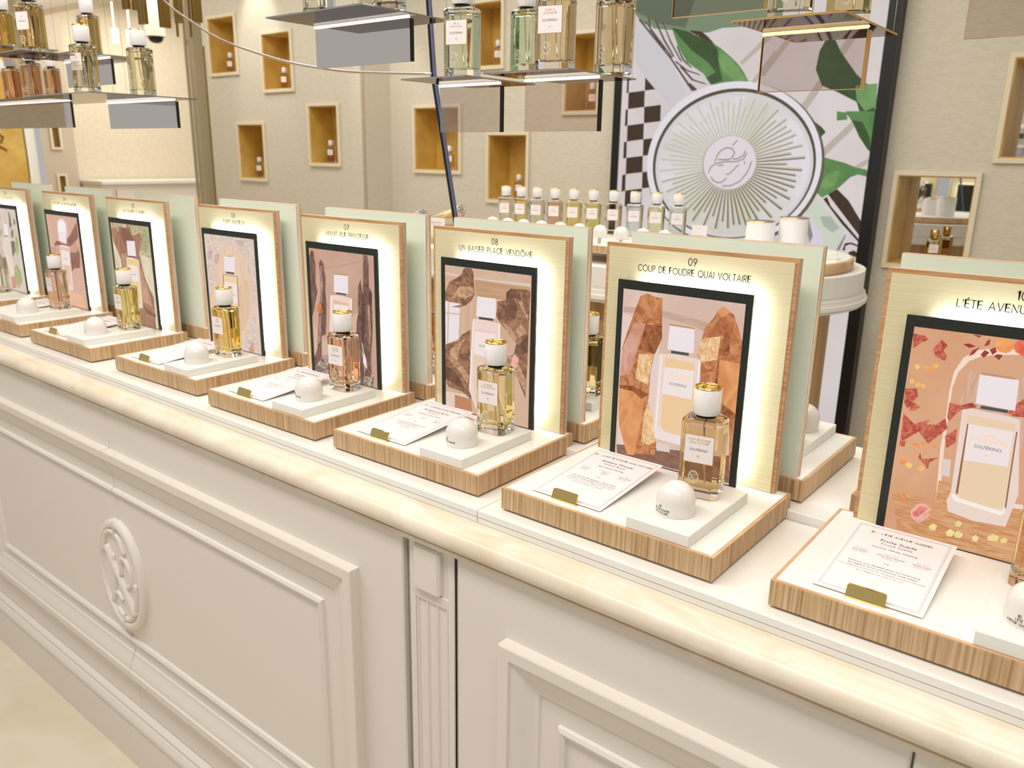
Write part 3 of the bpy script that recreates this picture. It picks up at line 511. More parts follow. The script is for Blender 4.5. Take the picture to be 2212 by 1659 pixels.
PC = {
 'bg9': ((226, 196, 182), (216, 184, 168), (9, 9, 6)), 'rosedk': ((206, 172, 154), (192, 158, 138), (30, 30, 160)), 'roselt': ((229, 207, 198),), 'floor': ((152, 112, 94), (128, 92, 76), (30, 30, 200)), 'panelw': ((226, 206, 198),),
 'amber': ((214, 146, 96), (168, 96, 54), (70, 70, 60)), 'amberpk': ((220, 168, 150), (198, 134, 108), (60, 60, 30)), 'amberdk': ((178, 108, 62), (120, 66, 34), (90, 90, 70)), 'amberlt': ((246, 214, 166), (222, 162, 104), (110, 110, 90)), 'amberor': ((232, 164, 106), (214, 136, 84), (40, 40, 25)),
 'bglass': ((238, 214, 202),), 'bbase': ((240, 224, 220),), 'bedge': ((252, 240, 230),), 'bedgedk': ((150, 104, 84),), 'blabel': ((242, 228, 224),), 'bcap': ((240, 229, 230),), 'bcollar': ((74, 84, 78),), 'bgold': ((196, 150, 100),),
 'bliq9': ((240, 202, 156),), 'bliq8': ((234, 204, 184),), 'bliq10': ((236, 208, 174),), 'bliq7': ((230, 186, 156),), 'bliq6': ((240, 212, 164),), 'bliq5': ((236, 206, 142),), 'bliq4': ((228, 192, 172),), 'bliq3': ((226, 212, 196),),
 'bg8': ((220, 188, 164), (208, 170, 142), (8, 8, 8)), 'bandlt': ((226, 202, 184),), 'bandtan': ((206, 164, 128), (190, 146, 110), (6, 6, 190)), 'bandstripe': ((224, 188, 160), (208, 168, 138), (200, 9, 4)), 'winlt': ((238, 226, 228),), 'winbar': ((222, 190, 170),), 'sand8': ((226, 206, 188),), 'floor8': ((194, 134, 94),),
 'wood': ((176, 128, 96), (118, 80, 60), (60, 60, 90)), 'woodlt': ((214, 172, 136), (164, 118, 86), (90, 90, 120)), 'wooddk': ((126, 88, 66), (96, 66, 52), (50, 50, 60)), 'petal': ((244, 196, 180), (232, 150, 132), (260, 260, 260)), 'petaldk': ((236, 150, 132), (210, 96, 84), (300, 300, 200)),
 'bg10': ((222, 170, 132), (212, 156, 116), (7, 7, 7)), 'arch': ((246, 220, 200),), 'archin': ((218, 166, 130),), 'archdk': ((224, 184, 158), (208, 162, 134), (120, 9, 20)), 'floorten': ((224, 172, 124), (196, 132, 84), (26, 26, 170)), 'redleaf': ((214, 120, 92), (170, 58, 50), (150, 150, 150)), 'leafdk': ((170, 62, 56), (150, 48, 44), (60, 60, 60)),
 'fruit': ((246, 176, 98), (236, 138, 80), (70, 70, 70)), 'fruitdk': ((240, 128, 86), (226, 92, 68), (60, 60, 60)), 'fruitlt': ((250, 208, 124), (240, 176, 96), (80, 80, 80)), 'pearl': ((246, 230, 164), (236, 206, 130), (80, 80, 80)),
 'bg7': ((208, 168, 148), (196, 154, 132), (8, 8, 8)), 'brownlt': ((214, 178, 158),), 'brownln': ((190, 148, 126),), 'chk7': ((206, 184, 168), (86, 66, 58), (55, 55, 110)), 'agar': ((140, 104, 90), (92, 66, 58), (110, 110, 45)), 'agarlt': ((192, 152, 132), (142, 106, 90), (160, 160, 70)), 'agardk': ((104, 74, 68), (80, 56, 52), (60, 60, 60)), 'resin': ((226, 146, 86), (190, 104, 56), (60, 60, 60)),
 'bg6': ((230, 208, 190), (222, 196, 178), (20, 20, 20)), 'cream6': ((236, 206, 178), (230, 196, 166), (90, 9, 4)), 'cream6b': ((230, 198, 168), (224, 188, 158), (120, 9, 4)), 'flower': ((234, 216, 202), (206, 182, 166), (120, 120, 120)), 'flowdk': ((214, 192, 178), (188, 164, 150), (170, 170, 170)), 'twig': ((190, 150, 140), (214, 186, 166), (300, 300, 200)), 'pot': ((206, 150, 130),),
 'bg5': ((228, 214, 186), (214, 196, 164), (40, 40, 30)), 'olive5': ((216, 204, 166), (160, 146, 104), (180, 180, 160)), 'olivlt': ((234, 222, 196), (216, 200, 170), (60, 60, 20)), 'trunk': ((184, 134, 106), (146, 100, 80), (120, 120, 22)), 'trunkdk': ((146, 102, 82), (128, 88, 70), (90, 90, 30)), 'trunklt': ((206, 162, 134), (180, 134, 106), (140, 140, 26)), 'leaf5': ((202, 196, 152), (134, 128, 88), (240, 240, 160)),
 'bg4': ((220, 178, 158), (214, 170, 150), (9, 9, 9)), 'arch4': ((228, 202, 192),), 'archw4': ((246, 240, 244),), 'drape': ((166, 114, 96), (132, 86, 74), (40, 40, 40)), 'drapelt': ((216, 168, 148), (198, 148, 128), (40, 40, 40)), 'dune': ((232, 184, 150),),
 'bg3': ((222, 208, 194), (212, 194, 178), (40, 40, 20)), 'leaf3': ((180, 188, 126), (150, 160, 104), (90, 90, 60)), 'leaf3dk': ((128, 136, 100), (104, 112, 82), (90, 90, 60)),
}
def pmt(n):
    v = PC[n]; return picmat(n, v[0], v[1] if len(v) > 1 else None, v[2] if len(v) > 2 else (1, 1, 1), dist=1.5)
def picture(k, lines, num, lab):
    def make(sc):
        mats = [pmt('bg%d' % k)]; idx = {}; b = MB(); y = .1868; y0 = [y]
        quad(b, .0465, .2115, .002, .229, lambda u, v: (u, y, v), 0)
        for m, pts in PICS[k]:
            if m not in idx: idx[m] = len(mats); mats.append(pmt(m))
            y0[0] -= .000012
            P_ = [(pts[i] * 1e-4, pts[i + 1] * 1e-4) for i in range(0, len(pts), 2)]
            Q = [p for i, p in enumerate(P_) if p != P_[i - 1]]
            if len(Q) > 2: poly(b, Q, lambda u, v: (u, y0[0], v), idx[m])
        if lab:
            yy = y0[0] - .00003; (x0, z0, x1, z1) = lab; cx = (x0 + x1) / 2; wd = (x1 - x0); h = z1 - z0
            mats += [pmat('pic_inkgold', (202, 164, 110), .6, emit=.9), pmat('pic_ink', (70, 66, 66), .6, emit=.9)]; gi = len(mats) - 2
            fn = lambda u, v: (u, yy, v)
            for i, t in enumerate(lines): stroke_text(b, t, h * .075, cx, z0 + h * (.72 - .13 * i), fn, gi, .15, min(wd * .84, twidth(t) * h * .09))
            font_text(b, 'SOLFÉRINO', h * .13, cx, z0 + h * .38, fn, gi + 1, min(1.0, wd * .74 / (h * .13 * 6.1)))
            stroke_text(b, num, h * .08, cx, z0 + h * .17, fn, gi, .13)
        b.build('picture', mats, sc)
    return make
# ---------------------------------------------------------------- counter (front island)
XA, XB = -2.75, 1.75
TT = .905
def sweep_frame(b, corners, prof, closed=True, y=-.045, mi=0):
    """moulding profile (inset, relief) carried round axis-aligned corners [(x,z,sx,sz)] where sx,sz point inward"""
    n = len(corners); vs = []; fs = []; m = len(prof)
    for x, z, sx, sz in corners:
        for i, h in prof: vs.append((x + sx * i, y - h, z + sz * i))
    rng = range(n) if closed else range(n - 1)
    for k in rng:
        k2 = (k + 1) % n
        for j in range(m - 1): fs.append((k * m + j, k * m + j + 1, k2 * m + j + 1, k2 * m + j))
    b.add(vs, fs, mi)
    if not closed:
        b.add(vs[:m], [list(range(m))]); b.add(vs[-m:], [list(range(m))[::-1]])
BOLEC = [(0, 0), (0, .0165), (.0015, .0175), (.016, .0175), (.0175, .014)] + [(.0185 + .034 * t, .014 - .0115 * (t * t * (3 - 2 * t))) for t in (0, .2, .4, .6, .8, 1)] + [(.0545, .0)]
BEAD = [(.081, 0), (.082, .0045), (.0865, .007), (.092, .0045), (.094, 0)]
DZ0, DZ1, FZ0, FZ1 = .146, .817, .233, .738
def door_leaf(parent, xh, xs, fh):
    """leaf from hinge edge xh to seam xs; fh is the frame's outer x on the hinge side"""
    sg = 1 if xs > xh else -1
    b = MB(); b.box(min(xh, xs) + .0012, max(xh, xs) - .0012, -.045, -.0335, DZ0, DZ1, b=.002); d = b.build('door', cream, parent)
    xs_ = xs - sg * .0008
    for nm, pr in (('frame_moulding', BOLEC), ('bead_moulding', BEAD)):
        b = MB(); c = [(xs_, FZ1, 0, -1), (fh, FZ1, sg, -1), (fh, FZ0, sg, 1), (xs_, FZ0, 0, 1)]
        sweep_frame(b, c, pr, False); o = b.build(nm, cream, d)
    return d
def cat(P, n=6):
    out = []
    for i in range(len(P) - 1):
        p0, p1, p2, p3 = P[max(i - 1, 0)], P[i], P[i + 1], P[min(i + 2, len(P) - 1)]
        for k in range(n):
            t = k / n; out.append(tuple(.5 * (2 * p1[j] + (p2[j] - p0[j]) * t + (2 * p0[j] - 5 * p1[j] + 4 * p2[j] - p3[j]) * t * t + (3 * p1[j] - p0[j] - 3 * p2[j] + p3[j]) * t ** 3) for j in range(2)))
    return out + [P[-1]]
def crest(parent, cx, cz):
    b = MB(); rx, rz = .088, .122; n = 48; Y = -.045
    prof = [(1.0, 0), (1.0, .007), (.97, .012), (.90, .0135), (.865, .0115), (.845, .007)]
    vs = []; fs = []
    for r, h in prof:
        for i in range(n): a = 2 * PI * i / n; vs.append((cx + rx * r * math.cos(a), Y - h, cz + rz * r * math.sin(a)))
    m = len(prof)
    for k in range(m - 1):
        for i in range(n): j = (i + 1) % n; fs.append((k * n + i, k * n + j, (k + 1) * n + j, (k + 1) * n + i))
    b.add(vs, fs, 0, True); b.add(vs[(m - 1) * n:], [list(range(n))])
    def rel(pts, t):
        q = cat(pts, 5); b.tube([(cx + u * rx, Y - .0075, cz + v * rz) for u, v in q], t * .42, 8)
    rel([(-.72, .30), (-.58, .60), (-.25, .76), (.10, .70), (.28, .45)], .014)
    rel([(-.52, .45), (-.2, .1), (.2, -.25), (.52, -.6)], .020)
    rel([(-.25, .35), (-.3, .0), (-.38, -.35), (-.52, -.58)], .013)
    rel([(.02, .02), (.08, .28), (.26, .36), (.46, .2), (.46, -.05), (.28, -.14)], .013)
    rel([(-.5, -.45), (-.25, -.38), (-.05, -.48)], .011)
    rel([(-.32, -.68), (0, -.80), (.33, -.70), (.58, -.4), (.66, 0)], .013)
    b.box(cx - .0009, cx + .0009, Y - .0145, Y - .004, cz - rz + .001, cz - rz * .7); b.box(cx - .0009, cx + .0009, Y - .0145, Y - .004, cz + rz * .7, cz + rz - .001)
    return b.build('crest', cream, parent)
def cabinet(label, xl, xr, seam):
    t = thing('counter_cabinet', label, 'cabinet', (0, 0, 0), 0, 'cabinets under the marble counter')
    b = MB(); b.box(xl + .002, xr - .002, -.0330, .26, DZ0, DZ1); b.build('carcass', cream, t)
    door_leaf(t, xl + .004, seam, xl + .086); door_leaf(t, xr - .002, seam, xr - .092)
    crest(t, seam, .467)
    return t
cabinet('cream double-door cabinet with the carved oval crest in view, left of the pilaster', -1.760, -.127, -.944)
cabinet('cream panelled cabinet right of the fluted pilaster, its seam near the right edge', -.038, 1.022, .492)
def pilaster(label, x0, x1):
    t = thing('pilaster', label, 'pilaster', (0, 0, 0), 0, 'pilasters of the counter front')
    b = MB(); b.box(x0, x1, -.0385, .1, DZ0, .818)
    bx0, bx1 = x0 + .006, x1 - .012
    b.box(x0, x0 + .010, -.041, -.036, DZ0, .818); b.box(x1 - .010, x1, -.041, -.036, DZ0, .818)
    b.build('shaft', cream, t)
    b = MB(); b.box(x0 + .010, x1 - .022, -.047, -.036, .748, .812, b=.003); b.build('cap_block', cream, t)
    b = MB(); w_ = (x1 - x0 - .020)
    xs = x0 + .010
    b.box(xs, xs + w_, -.041, -.036, .7335, .747)
    for i in range(4):
        fx = xs + w_ * (i * 4.0 / 13.0); b.box(fx, fx + w_ / 13.0 * (1.0), -.041, -.036, DZ0, .734, b=.0018)
    b.build('fluting', cream, t)
pilaster('narrow fluted cream pilaster between the two panelled cabinets', -.1205, -.0415)
pilaster('narrow fluted cream pilaster at far left end of the counter front', -1.848, -1.7615)
b = MB(); b.extrude_x([(-.036, .1450), (-.054, .1450), (-.0575, .1425), (-.0580, .1380), (-.0565, .1355), (-.0600, .1330), (-.0650, .1240), (-.0660, .1170), (-.0610, .1130), (-.0610, .001), (.26, .001), (.26, .1445)], XA, XB)
tag(b.build('counter_plinth', cream), 'long cream moulded plinth running along the floor under the counter cabinets', 'plinth')
b = MB(); ar = [(-.046 + .0145 * math.cos(math.radians(a)), .8415 + .0145 * math.sin(math.radians(a))) for a in range(90, 271, 12)]
b.extrude_x([(.53, .858), (-.040, .858), (-.0425, .8562)] + ar + [(-.0465, .8255), (-.051, .8245), (-.0515, .8195), (.53, .8195)], XA, XB)
o = b.build('marble_countertop', marble); smooth_by_angle(o, 35); tag(o, 'cream marble countertop with a rounded nosing along the front counter', 'countertop')
b = MB(); b.box(XA, -1.85, -.04, .26, DZ0, .8175); b.box(1.024, XB, -.04, .26, DZ0, .8175); b.box(XA, XB, .262, .52, .001, .8175)
tag(b.build('counter_carcass', cream), 'plain cream carcass behind the panelled counter front', 'counter body')
def base_slab(label, x0, x1):
    t = thing('white_platform', label, 'display base', (0, 0, 0), 0, 'white bases under the display stands')
    b = MB(); b.box(x0 + .0006, x1 - .0006, -.0195, .206, .8582, .8655, b=.0006); b.build('lower_slab', white_sat, t)
    b = MB(); b.box(x0 + .0006, x1 - .0006, -.0200, .206, .8662, .8752, b=.0006); b.build('upper_slab', white, t)
base_slab('white two-layer base under the display stands numbered 04 and lower, far left', XA + .02, -1.0)
base_slab('long white two-layer base under the display stands 06, 07 and 08', -1.0, -.022)
base_slab('white two-layer base under the display stands 09 and 10', -.022, 1.0)
b = MB(); b.box(XA + .02, 1.2, .2075, .50, .8582, .8868, b=.0008); tag(b.build('rear_platform', white), 'raised white platform carrying the green-backed stands behind the front row', 'platform')

# ---------------------------------------------------------------- front row of display stands
FR = [  # n, x, y, rot, dx, title, bottle x,y,rot, liquid
 (10, 1.2164 * .28, -.0034, .0092, .009, "L'ÉTE AVENUE GABRIEL", (.207, .122, 0), (238, 206, 160)),
 (9, 0, 0, 0, .0, 'COUP DE FOUDRE QUAI VOLTAIRE', (.207, .114, 9), (238, 206, 146)),
 (8, -1.1601 * .28, .0045, .013, .0075, 'UN BAISER PLACE VENDÔME', (.210, .120, 3), (244, 230, 168)),
 (7, -2.3121 * .28, -.0013, .0195, .0075, 'MINUIT RUE PRINCESSE', (.209, .124, 2), (246, 200, 166)),
 (6, -3.5339 * .28, .0070, .0248, .002, 'PARIS RADIEUX', (.207, .118, -2), (250, 216, 110)),
 (5, -4.8659 * .28, -.0022, .0156, .0, 'UN SAMEDI À PARIS', (.209, .122, -4), (240, 222, 134)),
 (4, -1.708, -.002, .016, .004, 'FOLIES À MONTMARTRE', (.206, .126, -4), (236, 206, 176)),
 (3, -2.062, -.004, .016, .0, 'THÉ AU PALAIS ROYAL', (.206, .126, -4), (238, 234, 220)),
]
PW = {10: 'orange orchard picture', 9: 'amber crystal picture', 8: 'driftwood picture', 7: 'dark agarwood trunks picture', 6: 'pale blossom picture', 5: 'olive trunk picture', 4: 'draped cloth and arch picture', 3: 'green leaves picture'}
BW = {10: ["L'ÉTÉ", 'AVENUE GABRIEL'], 9: ['COUP DE FOUDRE', 'QUAI VOLTAIRE'], 8: ['UN BAISER', 'PLACE VENDÔME'], 7: ['MINUIT RUE', 'PRINCESSE'], 6: ['PARIS', 'RADIEUX'], 5: ['UN SAMEDI', 'À PARIS'], 4: ['FOLIES À', 'MONTMARTRE'], 3: ['THÉ AU', 'PALAIS ROYAL']}
LW = {10: 'pale amber', 9: 'golden amber', 8: 'pale yellow', 7: 'peach coloured', 6: 'golden yellow', 5: 'olive yellow', 4: 'light tan', 3: 'clear'}
CARD = {
 10: ("10 - L'ÉTÉ AVENUE GABRIEL", ('Fruity Suede', 'Fruité Suédé'), 'Luscious. Velvety. Dazzling', (('TOP NOTE', 'Pink Pepper', 'Baies Roses'), ('HEART NOTE', 'Yellow Plum Mirabelle', 'Mirabelle, Iris'), ('BASE NOTE', 'Golden Suede', 'Suède doré')), ['Delicious, juicy Mirabelle plums are enhanced by', 'the elegance of iris and luxurious suede leather.', 'Une délicieuse profusion de mirabelles juteuses rehaussée', 'par l\u2019élégance de l\u2019iris et du cuir']),
 9: ('09 - COUP DE FOUDRE QUAI VOLTAIRE', ('Ambery Woods', 'Ambré Boisé'), 'Rich. Sensual. Glowing', (('TOP NOTE', 'Cinnamon', 'Cannelle'), ('HEART NOTE', 'Amber', 'Ambre'), ('BASE NOTE', 'White Woods', 'Bois blancs')), ['The fragrance that captivates, Coup de foudre', 'presents a trail of soft light on wood and amber', 'Le parfum qui captive, un sillage de lumière douce', 'de bois et d\u2019ambre, un tourbillon']),
 8: ('08 - UN BAISER PLACE VENDÔME', ('Sandalwood & Iris', 'Santal Iris'), 'Enveloping. Creamy. Warm', (('TOP NOTE', 'Cardamom', 'Cardamome'), ('HEART NOTE', 'Iris', 'Iris'), ('BASE NOTE', 'Sandalwood', 'Santal')), ['A kiss on the square, wrapped in smooth', 'sandalwood and powdery iris.', 'Un baiser sur la place, de santal', 'et d\u2019iris poudré.']),
 7: ('07 - MINUIT RUE PRINCESSE', ('Oud Woods', 'Oud Boisé'), 'Dark. Intense. Deep', (('TOP NOTE', 'Saffron', 'Safran'), ('HEART NOTE', 'Oud', 'Oud'), ('BASE NOTE', 'Leather', 'Cuir')), ['A walk at midnight through', 'dark woods and resin.', 'Une promenade à minuit', 'dans les bois sombres.'])}
for n, x, y, rz, dx, title, (bx, by, br), rgb in FR:
    num = '%02d' % n; lab = None; cr, sr = math.cos(rz), math.sin(rz)
    P = lambda u, v, z: (x + u * cr - v * sr, y + u * sr + v * cr, TT + z)
    for m, pts in PICS[n]:
        if m == 'blabel': xs, zs = sorted(p * 1e-4 for p in pts[0::2]), sorted(p * 1e-4 for p in pts[1::2]); lab = (xs[0] * .5 + xs[1] * .5, zs[0] * .5 + zs[1] * .5, xs[-1] * .5 + xs[-2] * .5, zs[-1] * .5 + zs[-2] * .5)
    stand('oak display stand lettered %s %s with a lit %s' % (num, title.title().replace("L'éte", "L'Éte"), PW[n]), (x, y, TT), rz, dx, num, title, 'front row of numbered display stands', picture(n, BW[n], num, lab))
    bottle('%s perfume bottle on the stand numbered %s, before its %s' % (LW[n], num, PW[n]), P(bx, by, .0142), rgb, rz + math.radians(br), BW[n], num, 'bottles on the front row of stands')
    dome('white porcelain dome on the riser of stand %s, before the %s bottle' % (num, LW[n]), P(.2095, .049, .0142), [num] + ([title] if n in (7, 8) else BW[n]) if n > 4 else None, rz - .12, 'tester domes on the front row')
    if n in CARD: card('printed white scent card headed %s, lying on stand %s' % (CARD[n][0].replace(' -', ''), num), P(.083, .0165, .0018), rz + .005, *CARD[n])
    else: card('white scent card lying on stand %s behind its brass clip' % num, P(.083, .0165, .0018), rz + .005, '%s - %s' % (num, title), ('Eau de parfum', 'Parfum'), 'Notes', (('', '', ''),) * 3, [], detail=False)

# ---------------------------------------------------------------- rear row, facing away
RW = [(10, .6235, 'behind stand 10'), (9, .2870, 'between stands 09 and 10'), (8, -.0350, 'between stands 08 and 09'), (7, -.3500, 'between stands 07 and 08'), (6, -.6890, 'between stands 06 and 07'), (5, -1.0390, 'between stands 05 and 06'), (4, -1.3960, 'between stands 04 and 05'), (3, -1.7320, 'between stands 03 and 04')]
RL = {9: (238, 214, 170), 8: (244, 226, 160), 7: (240, 190, 160), 6: (244, 232, 190), 5: (240, 220, 150)}
for n, xr, where in RW:
    stand('display stand seen from behind, sage green back, %s' % where, (xr, .4513, .9166), PI, 0, '', '', 'rear row of stands with green backs', None, pedx=.030, front=False)
    if n in RL:
        bottle('perfume bottle seen behind a green-backed stand, %s' % where, (xr - .068, .4513 - .112, .9308), RL[n], PI, BW[n], None, 'bottles on the rear row of stands', full=False)
        dome('white porcelain dome beside a green-backed stand, %s' % where, (xr - .062, .4513 - .052, .9308), None, PI, 'domes on the rear row')

# ---------------------------------------------------------------- hanging smoked shelves
def shelf(label, x0, x1, y0, y1, z, yp=None, drop=.074, edge=None, wires=True):
    t = thing('hanging_shelf', label, 'shelf', (x0, y0, z), 0, 'smoked shelves hanging above the counter'); w_, d_ = x1 - x0, y1 - y0; th = .0022
    e = edge or steel
    b = MB(); b.box(0, w_, 0, d_, -th, 0, 0); b.build('plate', acrylic, t)
    b = MB()
    for a in ((0, w_, -.0003, 0), (0, w_, d_, d_ + .0003)): b.box(a[0], a[1], a[2], a[3], -th, 0)
    for a in ((-.0003, 0), (w_, w_ + .0003)): b.box(a[0], a[1], 0, d_, -th, 0)
    b.build('plate_edge', e, t)
    if yp is not None:
        q = yp - y0
        b = MB(); r = .006; pr = [(q - .004, -th)] + [(q - .004 + r * math.sin(a * PI / 12), -th - r + r * math.cos(a * PI / 12)) for a in range(1, 7)]
        pr = [(q, -th - .001), (q, -drop), (q + .0035, -drop), (q + .0035, -th - .001)]
        b.extrude_x(pr, .0, w_ - .004); b.build('drop_panel', acrylic, t)
        b = MB(); b.box(w_ - .004, w_, q - .0005, q + .0045, -drop, -th - .006); b.build('panel_edge', edge or black, t)
        b = MB(); b.box(0, w_ - .001, q - .0042, q - .0002, -th - .0044, -th - .0004, b=.0016); b.build('bend_highlight', edge and goldhilite or bendhilite, t)  # highlight of the bend, built as a glowing strip; no lamp here
        if edge:
            b = MB(); b.box(-.0008, 0, q - .0005, q + .0045, -drop, -th - .006); b.box(0, w_, q - .0005, q + .0045, -drop - .0008, -drop); b.build('panel_trim', edge, t)
    if wires:
        b = MB()
        for xx in (.004, w_ - .004): b.tube([(xx, d_ - .004, -th), (xx, d_ - .004, CEIL - z)], .0004, 5)
        b.build('wire', steel, t)
    return t
goldhilite = pmat('bend_highlight_gold', (255, 226, 176), .4, emit=.95)  # gold-toned reflection on the bend, put in as emission
goldedge = pmat('gold_edge', (226, 178, 110), .3, .8)
shelf('smoked hanging shelf in the middle, with a 04 bottle and a tan bottle on it', -.176, -.047, .181, .347, 1.4038, .258)
shelf('smoked hanging shelf just right of the dark pole, holding a green tinted bottle', -.355, -.228, .186, .350, 1.4038, .270)
shelf('large smoked hanging shelf left of the dark pole, top of the picture', -.602, -.372, .130, .312, 1.5018, .227, .069)
shelf('gold-edged hanging shelf in front of the big video screen', .152, .278, .213, .412, 1.4468, .306, .070, goldedge)
shelf('small smoked shelf behind the middle one under a green bottle', -.345, -.235, .362, .455, 1.4260)
shelf('gold-edged hanging panel cut by the top edge, in front of the screen', .030, .156, .21, .38, 1.5520, .300, .081, goldedge)
shelf('plain smoked hanging panel at the top right corner', .4155, .56, .02, .2, 1.4700, .100, .073)
shelf('smoked hanging shelf at left with two pale bottles side by side', -1.40, -1.10, .07, .30, 1.4030, .250, .062)
shelf('smoked hanging shelf at far left under the orange bottles', -2.25, -1.70, .22, .42, 1.4200, .300, .072)
shelf('smoked hanging shelf under the tall label bottle at upper left', -1.33, -1.16, -.02, .080, 1.4740)
shelf('smoked hanging shelf under the dark amber bottle at upper left', -1.68, -1.44, .20, .38, 1.5090, .29, .065)
shelf('smoked hanging shelf in the upper left corner', -2.16, -1.96, .22, .40, 1.5620)
HB = [
 ('tan bottle on the middle hanging shelf, beside the checkerboard of the screen', (-.047, .284, 1.4040), (232, 206, 160), -8, None, None, False),
 ('bottle labelled 04 Folies à Montmartre on the middle hanging shelf', (-.088, .207, 1.4040), (240, 216, 178), 12, ['FOLIES À', 'MONTMARTRE'], '04', True),
 ('green tinted bottle labelled Thé au Palais Royal on the shelf by the dark pole', (-.268, .226, 1.4040), (232, 240, 214), 14, ['THÉ AU', 'PALAIS ROYAL'], '03', True),
 ('pale green bottle half hidden behind the 04 bottle', (-.288, .402, 1.4262), (218, 238, 208), 5, None, None, False),
 ('clear bottle base on the left end of the large hanging shelf', (-.530, .180, 1.5020), (240, 240, 234), 6, None, None, False),
 ('clear bottle base on the right end of the large hanging shelf', (-.398, .205, 1.5020), (240, 238, 226), 6, None, None, False),
 ('bottle with a blue glint on the left of the gold-edged shelf', (.200, .262, 1.4470), (232, 226, 196), 14, None, None, False),
 ('amber bottle with an etched crest on the right of the gold-edged shelf', (.248, .312, 1.4470), (226, 196, 130), 18, None, None, False),
 ('pale yellow bottle standing alone at the right end of the left hanging shelf', (-1.148, .205, 1.4032), (244, 236, 198), 20, None, None, False),
 ('pale bottle with a white label on the left hanging shelf', (-1.190, .110, 1.4032), (240, 228, 190), 12, ['PARIS'], '01', True),
 ('dark amber bottle behind the labelled bottle on the upper left shelf', (-1.540, .292, 1.5092), (222, 188, 110), 20, None, None, False),
 ('amber bottle with a white label high on the left', (-1.244, .040, 1.4742), (222, 190, 120), 16, ['RUE'], '02', True),
 ('honey coloured bottle in the upper left corner', (-2.055, .304, 1.5622), (224, 190, 104), 14, None, None, False),
 ('orange bottle with a white cap, left of two on the far left shelf', (-1.880, .286, 1.4202), (224, 166, 116), 16, None, None, False),
 ('orange bottle in front on the far left shelf, its cap against the shelf above', (-1.790, .300, 1.4202), (214, 160, 110), 16, None, None, False),
 ('orange bottle cut by the left edge of the picture', (-2.110, .325, 1.4202), (210, 140, 80), 16, None, None, False)]
for i, (lab, loc, rgb, br, lines, num, full) in enumerate(HB):
    bottle(lab, loc, rgb, math.radians(br), lines, num, 'bottles on the hanging shelves', full=True, label_side=lines is not None, scale=.82 if 'in front on the far left' in lab else 1.0)

# ---------------------------------------------------------------- hanging rail, pole, pendant
b = MB(); PY_ = .478; pp = [(-.592, PY_, CEIL - .001), (-.585, PY_, 1.606), (-.571, PY_, 1.438), (-.456, PY_, .8875)]
for i in range(3):
    a, c = pp[i], pp[i + 1]; vs = []
    for q in (a, c): vs += [(q[0] - .005, q[1] - .001, q[2]), (q[0], q[1] - .001, q[2]), (q[0], q[1] + .004, q[2]), (q[0] - .005, q[1] + .004, q[2])]
    b.add(vs, [(0, 1, 5, 4), (1, 2, 6, 5), (2, 3, 7, 6), (3, 0, 4, 7), (3, 2, 1, 0), (4, 5, 6, 7)], 0)
    b.add([(p[0] + .005, p[1] + .001, p[2]) for p in vs], [(0, 1, 5, 4), (1, 2, 6, 5), (2, 3, 7, 6), (3, 0, 4, 7), (3, 2, 1, 0), (4, 5, 6, 7)], 1)
o = b.build('support_pole', [black, pmat('blue_steel', (128, 138, 176), .25, .7)]); tag(o, 'thin dark bent metal pole rising from the counter past the hanging shelves', 'pole')
b = MB()
ctrl = [(-1.90, 2.02), (-1.70, 1.80), (-1.511, 1.661), (-1.382, 1.597), (-1.268, 1.551), (-1.123, 1.512), (-.989, 1.483), (-.834, 1.461), (-.707, 1.451), (-.5725, 1.4435)]
b.tube([(x, .4755, z) for x, z in cat([(-2.2, CEIL)] + ctrl)], .0026, 8)
tag(b.build('hanging_rail', steel), 'thin curved steel rail sweeping down from upper left to the dark pole', 'rail')
t = thing('pendant_light', 'cluster of hanging brass bars of a pendant lamp at the top, left of centre', 'pendant lamp', (-1.75, .6, CEIL))
b = MB(); b.lathe([(.16, -.03), (.16, 0)], 32); b.build('ceiling_rose', brass, t)
for i, (dx, dy, zb, w_, d_) in enumerate([(-.045, -.03, 1.637, .036, .012), (-.018, .02, 1.632, .014, .03), (.078, .0, 1.599, .006, .006), (.096, .03, 1.599, .006, .006), (.125, -.02, 1.628, .030, .010), (.150, .02, 1.633, .012, .026), (-.19, .0, 1.693, .030, .012), (-.165, .02, 1.69, .012, .026)]):
    b = MB(); b.box(dx - w_ / 2, dx + w_ / 2, dy - d_ / 2, dy + d_ / 2, zb - CEIL, -.028, b=.0012); b.build('brass_bar', brass, t)

# ---------------------------------------------------------------- wall niches
def niche(label, r, y, depth, rich=False, fr=.018):
    x0, x1, z0, z1 = r; t = thing('wall_niche', label, 'wall niche', (0, 0, 0), 0, 'gold wall niches'); th = .004
    b = MB()
    for a in ((x0 - fr, x1 + fr, z1, z1 + fr), (x0 - fr, x1 + fr, z0 - fr, z0), (x0 - fr, x0, z0, z1), (x1, x1 + fr, z0, z1)): b.box(a[0], a[1], y - .014, y - .0005, a[2], a[3], b=.001)
    b.build('frame', framec, t)
    b = MB(); y1 = y + depth
    b.box(x0, x0 + th, y - .006, y1, z0, z1); b.box(x1 - th, x1, y - .006, y1, z0, z1); b.box(x0 + th, x1 - th, y - .006, y1, z1 - th, z1); b.box(x0 + th, x1 - th, y - .006, y1, z0, z0 + th)
    b.build('gold_lining', goldleaf, t)
    b = MB(); b.box(x0, x1, y1 + .002, y1 + .008, z0, z1); b.build('back_panel', mirror if rich else goldleaf, t)
    return t
WHERE = {0: 'top left of the inner wall', 1: 'beside the large hanging shelf', 2: 'lowest of the inner wall', 3: 'nearest the grey wall trim'}
